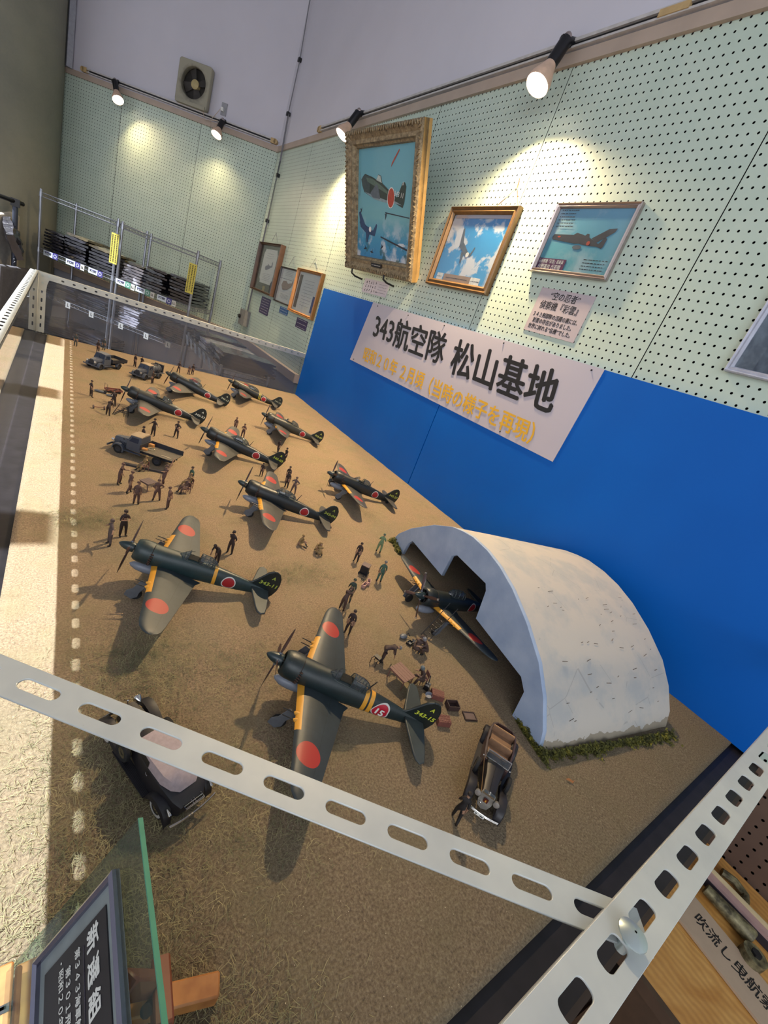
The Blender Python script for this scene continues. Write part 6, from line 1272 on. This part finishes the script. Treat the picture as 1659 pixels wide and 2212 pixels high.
for i, s_ in enumerate((1.175, .32)):
    p = SP(s_, .60); r_ = root('yellow_notice', (0, 0, 0), label='yellow vertical notice strip on the shelf post, %s one' % ('left' if i == 0 else 'right'), cat='notice'); r_.matrix_world = frame((p.x, p.y, .55), -BD, (0, 0, 1))
    ob('strip', MB().box((0, 0, 0), (.085, .28, .002)).mesh('strip', [M_yell]), r_)
    q = random.Random(70 + i); b = MB()
    for c_ in range(3):
        y_ = .125
        while y_ > -.12: l = q.uniform(.007, .013); b.box((-.027 + c_ * .027, y_ - l / 2, .0015), (.012, l, .0006)); y_ -= l + q.uniform(.003, .007)
    ob('printed_lines', b.mesh('printed_lines', [mat('olive_ink', '4a4420', .6)], 0), r_)
for i in range(7):
    y = 4.9 - i * .19; r_ = root('price_card', (0, 0, 0), label='white L card on the low unit edge, %s from the far end' % ('first', 'second', 'third', 'fourth', 'fifth', 'sixth', 'seventh')[i], cat='price card'); r_.matrix_world = frame((-.645, y, .0), (0, -1, 0), (-.25, 0, 1))
    ob('card', MB().box((0, 0, 0), (.085, .09, .0015)).mesh('card', [M_tagw]), r_); ob('lettering', text_mesh('L', .05, M_ink), r_, T(0, 0, .0015))
# ================================================================== clothes rack at the far left
M_rk = mat('rack_steel', '4c5261', .4, .6); rkx, rky = -2.28, 6.55
def gpt(x, y, z): return (x, y, z)
rr_ = root('clothes_rack', (-2.07, 6.35, 0), 0, 1, 'steel clothes rack with black top bar at the far left edge', 'clothes rack')
ob('post', MB().cyl((0, 0, -.85), (0, 0, .60), .022, n=12).mesh('post', [M_rk]), rr_); ob('post', MB().cyl((-.13, -.25, -.85), (-.13, -.25, .60), .022, n=12).mesh('post', [M_rk]), rr_)
ob('top_bar', MB().cyl((.05, .09, .63), (-.7, -1.2, .63), .02, n=10).mesh('top_bar', [M_blk]), rr_); ob('bar_joint', MB().box((0, 0, .62), (.07, .07, .07)).mesh('bar_joint', [M_blk]), rr_)
def cloth_sheet(name, outline, th, m_, parent, M): return ob(name, curve_mesh(name, [outline], th, [m_], th * .45, 2), parent, M)
tsh = [(-.05, .0), (-.22, -.05), (-.36, -.36), (-.26, -.42), (-.22, -.32), (-.23, -.62), (.23, -.62), (.22, -.32), (.26, -.42), (.36, -.36), (.22, -.05), (.05, 0)]
def garment(name, label, loc, rz, outline, m_, th=.05):
    r_ = root(name, loc, R(rz), 1, label, 'clothing'); cloth_sheet('fabric', outline, th, m_, r_, RX(90))
    ob('hanger', MB().tube([(-.18, 0, -.05), (0, 0, .02), (.18, 0, -.05)], .006, 5).tube([(0, 0, .02), (0, 0, .06), (.02, 0, .085), (0, 0, .10)], .004, 5).mesh('hanger', [M_blk]), r_); return r_
garment('white_tshirt', 'white short sleeved shirt hanging on the rack at the left edge', (-2.085, 6.52, .50), 58, tsh, mat('white_cloth', 'aaa49a', .9), .05)
shorts = [(-.2, 0), (-.24, -.62), (-.03, -.64), (0, -.2), (.03, -.64), (.24, -.62), (.2, 0)]
garment('grey_trousers', 'grey sweat trousers hanging below the white shirt', (-2.06, 6.2, .02), 62, [(x, y * 1.1) for x, y in shorts], mat('grey_cloth', '4a4a50', .95, bump=.3), .07)
garment('grey_trousers', 'second grey pair of trousers nearer the left border', (-2.19, 6.15, .0), 62, [(x, y * 1.1) for x, y in shorts], mat('grey_cloth', '4a4a50', .95), .07)
o = bpy.data.objects.new('bagged_shirt', bag_mesh(3, .25, .3, .1).mesh('bagged_shirt', [M_bagk], 60)); C.objects.link(o); o.matrix_world = T(-2.12, 6.28, .28) @ RY(70) @ RZ(30); tag(o, 'dark bagged garment hanging between the rack posts', 'bagged shirt')
# hanging bracket on the pillar top left
# ================================================================== glass lectern sign in the near left corner
al = R(64); dvec = Vector((-math.cos(al), 0, -math.sin(al)))
lx = Vector((0, -1, 0)); ly = -dvec                     # text runs toward -y, its top towards +x/up
topz = .20; o0 = Vector((-1.585, .240, topz))            # top left corner of the framed plate
MS = frame(o0, lx, ly)
pl_h, pl_w = .118, .34
sgn = root('information_sign', (0, 0, 0), label='black information sign in silver frame on a glass sheet, near left corner of the case', cat='sign'); sgn.matrix_world = MS
M_silv = mat('silver_edge', '8d8a9c', .22, .9, var=.05)
ob('glass_sheet', MB().box((pl_w / 2 - .012, -.105, -.006), (pl_w + .024, .27, .004)).mesh('glass_sheet', [glass('sheet_glass', 'dfe9e4', 1.0, .01, .03, 'a8b8b0')], 0), sgn)
ob('glass_edge', MB().box((pl_w / 2 - .012, .0305, -.006), (pl_w + .024, .0012, .0045)).mesh('glass_edge', [mat('green_glass_edge', '4f8a72', .2)]), sgn)
ob('plate', MB().box((pl_w / 2, -pl_h / 2, -.001), (pl_w, pl_h, .003)).mesh('plate', [mat('grey_mount', '7f8788', .3)]), sgn)
ob('black_panel', MB().box((pl_w / 2 + .008, -pl_h / 2, .001), (pl_w - .022, pl_h - .030, .0015)).mesh('black_panel', [mat('sign_black', '28262a', .35)]), sgn)
ob('frame', frame_mesh('frame', pl_w, pl_h, [(0, -.003), (0, .004), (.003, .006), (.006, .004), (.006, 0)], [M_silv]), sgn, T(pl_w / 2, -pl_h / 2, 0))
for tx, x_, y_, sz in (('新 選 組', .0246, -.035, .0172), ('第３４３海軍航空隊', .027, -.0555, .0078), ('第３０１飛行隊', .0325, -.0685, .0078), ('・昭和２０年', .0212, -.0785, .0078)):
    w_ = len(tx) * sz * 1.06; ob('lettering', text_mesh(tx, sz, M_wpaint, off=.0001 if sz < .01 else .0005, shear=-.2 if sz > .01 else 0, align='LEFT', thick=.0001), sgn, T(x_, y_, .0022))
ob('rule_line', MB().box((.17, -.0465, .002), (.28, .0005, .0004)).mesh('rule_line', [M_silv]), sgn)
ob('title_extra', text_mesh('隊', .034, M_wpaint, shear=-.2, align='LEFT', thick=.0001), sgn, T(.155, -.034, .0022)) if False else None
# wooden easel behind and below
M_ea = NT('easel_wood'); X = M_ea.xyz(); wv = M_ea.noise(40, 3, .5); M_ea = M_ea.fin(M_ea.ramp(wv, (.3, '8e5a30'), (.7, 'b17a44')), .45)
es = root('sign_easel', (0, 0, 0), label='orange brown wooden easel stand holding the glass sign', cat='easel')
def beam(name, a, c, w_, h_, m_=None):
    a, c = Vector(a), Vector(c); L_ = (c - a).length; q = (c - a).to_track_quat('X', 'Z').to_matrix().to_4x4()
    me = MB().box((L_ / 2, 0, 0), (L_, w_, h_)).mesh(name, [m_ or M_ea], 30); bm = bmesh.new(); bm.from_mesh(me); bmesh.ops.bevel(bm, geom=bm.edges[:], offset=.002, segments=1, affect='EDGES'); bm.to_mesh(me); bm.free()
    return ob(name, me, es, T(*a) @ q)
beam('rear_foot', (-1.60, .205, .012), (-1.475, .170, .012), .022, .022); beam('upright', (-1.535, .200, .02), (-1.580, .170, .155), .016, .018, mat('dark_easel', '6a3a28', .4))
beam('brace_block', (-1.530, .212, .030), (-1.540, .150, .06), .018, .02, mat('dark_easel', '6a3a28', .4)); beam('ledge_rail', (-1.662, .272, .020), (-1.662, .05, .020), .016, .036); beam('front_rail', (-1.643, .272, .013), (-1.643, .05, .013), .020, .022)
ob('clamp_screw', MB().cyl((-1.535, .185, .03), (-1.55, .175, .05), .006, n=10).mesh('clamp_screw', [M_blk]), es)
b = MB(); q = random.Random(12)
for k in range(4):
    for _ in range(5): b.box((q.uniform(-.007, .007), q.uniform(-.006, .006) - k * .022 - (.012 if k > 1 else 0), 0), (q.uniform(.003, .012), q.uniform(.0015, .009), .0004))
ob('painted_marks', b.mesh('painted_marks', [M_ink], 0), es, T(-1.662, .235, .0385))
# ================================================================== side table with labelled fitting (near right, below the case)
M_ply = NT('plywood'); X = M_ply.xyz(); nz = M_ply.noise(7, 4, .6, dist=1.2); wv = M_ply.new('ShaderNodeTexWave'); wv.inputs['Scale'].default_value = 18; wv.inputs['Distortion'].default_value = 5; wv.inputs['Detail'].default_value = 3
M_ply.t.links.new(M_ply.co, wv.inputs[0]); M_ply = M_ply.fin(M_ply.mix(M_ply.m('MULTIPLY', wv.outputs[1], .35), M_ply.ramp(nz, (.3, 'b8803c'), (.7, 'd6a45c')), '96602c'), .4)
tb = root('plywood_table', (0, 0, 0), label='orange plywood table top below the near end of the case', cat='table')
for x0, x1 in ((-.585, -.385), (-.383, -.185), (-.183, -.012)): ob('top_board', MB().box(((x0 + x1) / 2, -.62, -.322), (x1 - x0, 1.06, .02)).mesh('top_board', [M_ply]), tb)
ob('edge_strip', MB().box((-.592, -.62, -.325), (.014, 1.06, .03)).mesh('edge_strip', [mat('dark_edge', '4a3524', .5)]), tb); ob('apron', MB().box((-.56, -.62, -.42), (.02, 1.0, .16)).mesh('apron', [mat('dark_edge', '4a3524', .5)]), tb)
for x in (-.55, -.05):
    for y in (-.14, -1.1): ob('leg', MB().box((x, y, -.59), (.05, .05, .52)).mesh('leg', [mat('dark_edge', '4a3524', .5)]), tb)
lc = root('label_card', (-.372, -.118, -.311), R(-90 - 7.5), 1, 'long beige card reading a towing hook name, lying on the plywood table', 'card')
M_beige = mat('beige_card', 'b39c84', .6, var=.04)
ob('card', MB().box((.16, .057, .004), (.34, .112, .006)).mesh('card', [M_beige]), lc); ob('lettering', text_mesh('吹流し曳航索止め金具', .040, M_ink, align='LEFT', off=.0003, thick=.0002, width=.30), lc, T(.022, .062, .0075))
M_rust = NT('aged_metal'); M_rust = M_rust.fin(M_rust.ramp(M_rust.noise(60, 4), (.35, '4a4434'), (.6, '8a8262'), (.75, 'a8a07a')), .5, .5)
fk = root('towing_fitting', (0, 0, 0), label='aged metal towing hook fitting beside the beige card', cat='fitting')
ob('tube', MB().lathe([(.012, 0), (.014, .002), (.017, .06), (.020, .11), (.017, .115)], frame((-.215, -.135, -.292), (1, 0, 0), (0, 0, 1)) @ RX(0), 18, 0, (1, 1)).mesh('tube', [M_rust]), fk)
fk.children[0].matrix_local = Matrix.Identity(4)
ob('lug', MB().cyl((-.262, -.262, -.311), (-.262, -.262, -.285), .026, n=20).mesh('lug', [M_rust]), fk); ob('bolt_head', MB().cyl((-.262, -.262, -.285), (-.262, -.262, -.279), .011, n=6).mesh('bolt_head', [M_dkmet]), fk)
f2 = root('small_hook', (-.09, -.145, -.311), 0, 1, 'small rusty hook piece near the wall on the plywood table', 'fitting'); ob('hook', MB().tube([(0, 0, .012), (.01, -.03, .014), (.0, -.06, .012), (-.02, -.065, .012)], .011, 8).mesh('hook', [M_rust]), f2)
fb = root('picture_strip', (0, 0, 0), label='long pink grey wooden strip with dark side lying along the plywood table', cat='strip')
ob('top_face', MB().box((-.168, -.62, -.296), (.022, 1.02, .03)).mesh('top_face', [mat('pink_strip', 'a98a86', .5)]), fb); ob('light_edge', MB().box((-.1555, -.62, -.290), (.003, 1.02, .04)).mesh('light_edge', [mat('cream_edge', 'c4b48c', .5)]), fb); ob('dark_side', MB().box((-.181, -.62, -.300), (.004, 1.02, .02)).mesh('dark_side', [mat('navy_side', '24222c', .5)]), fb)
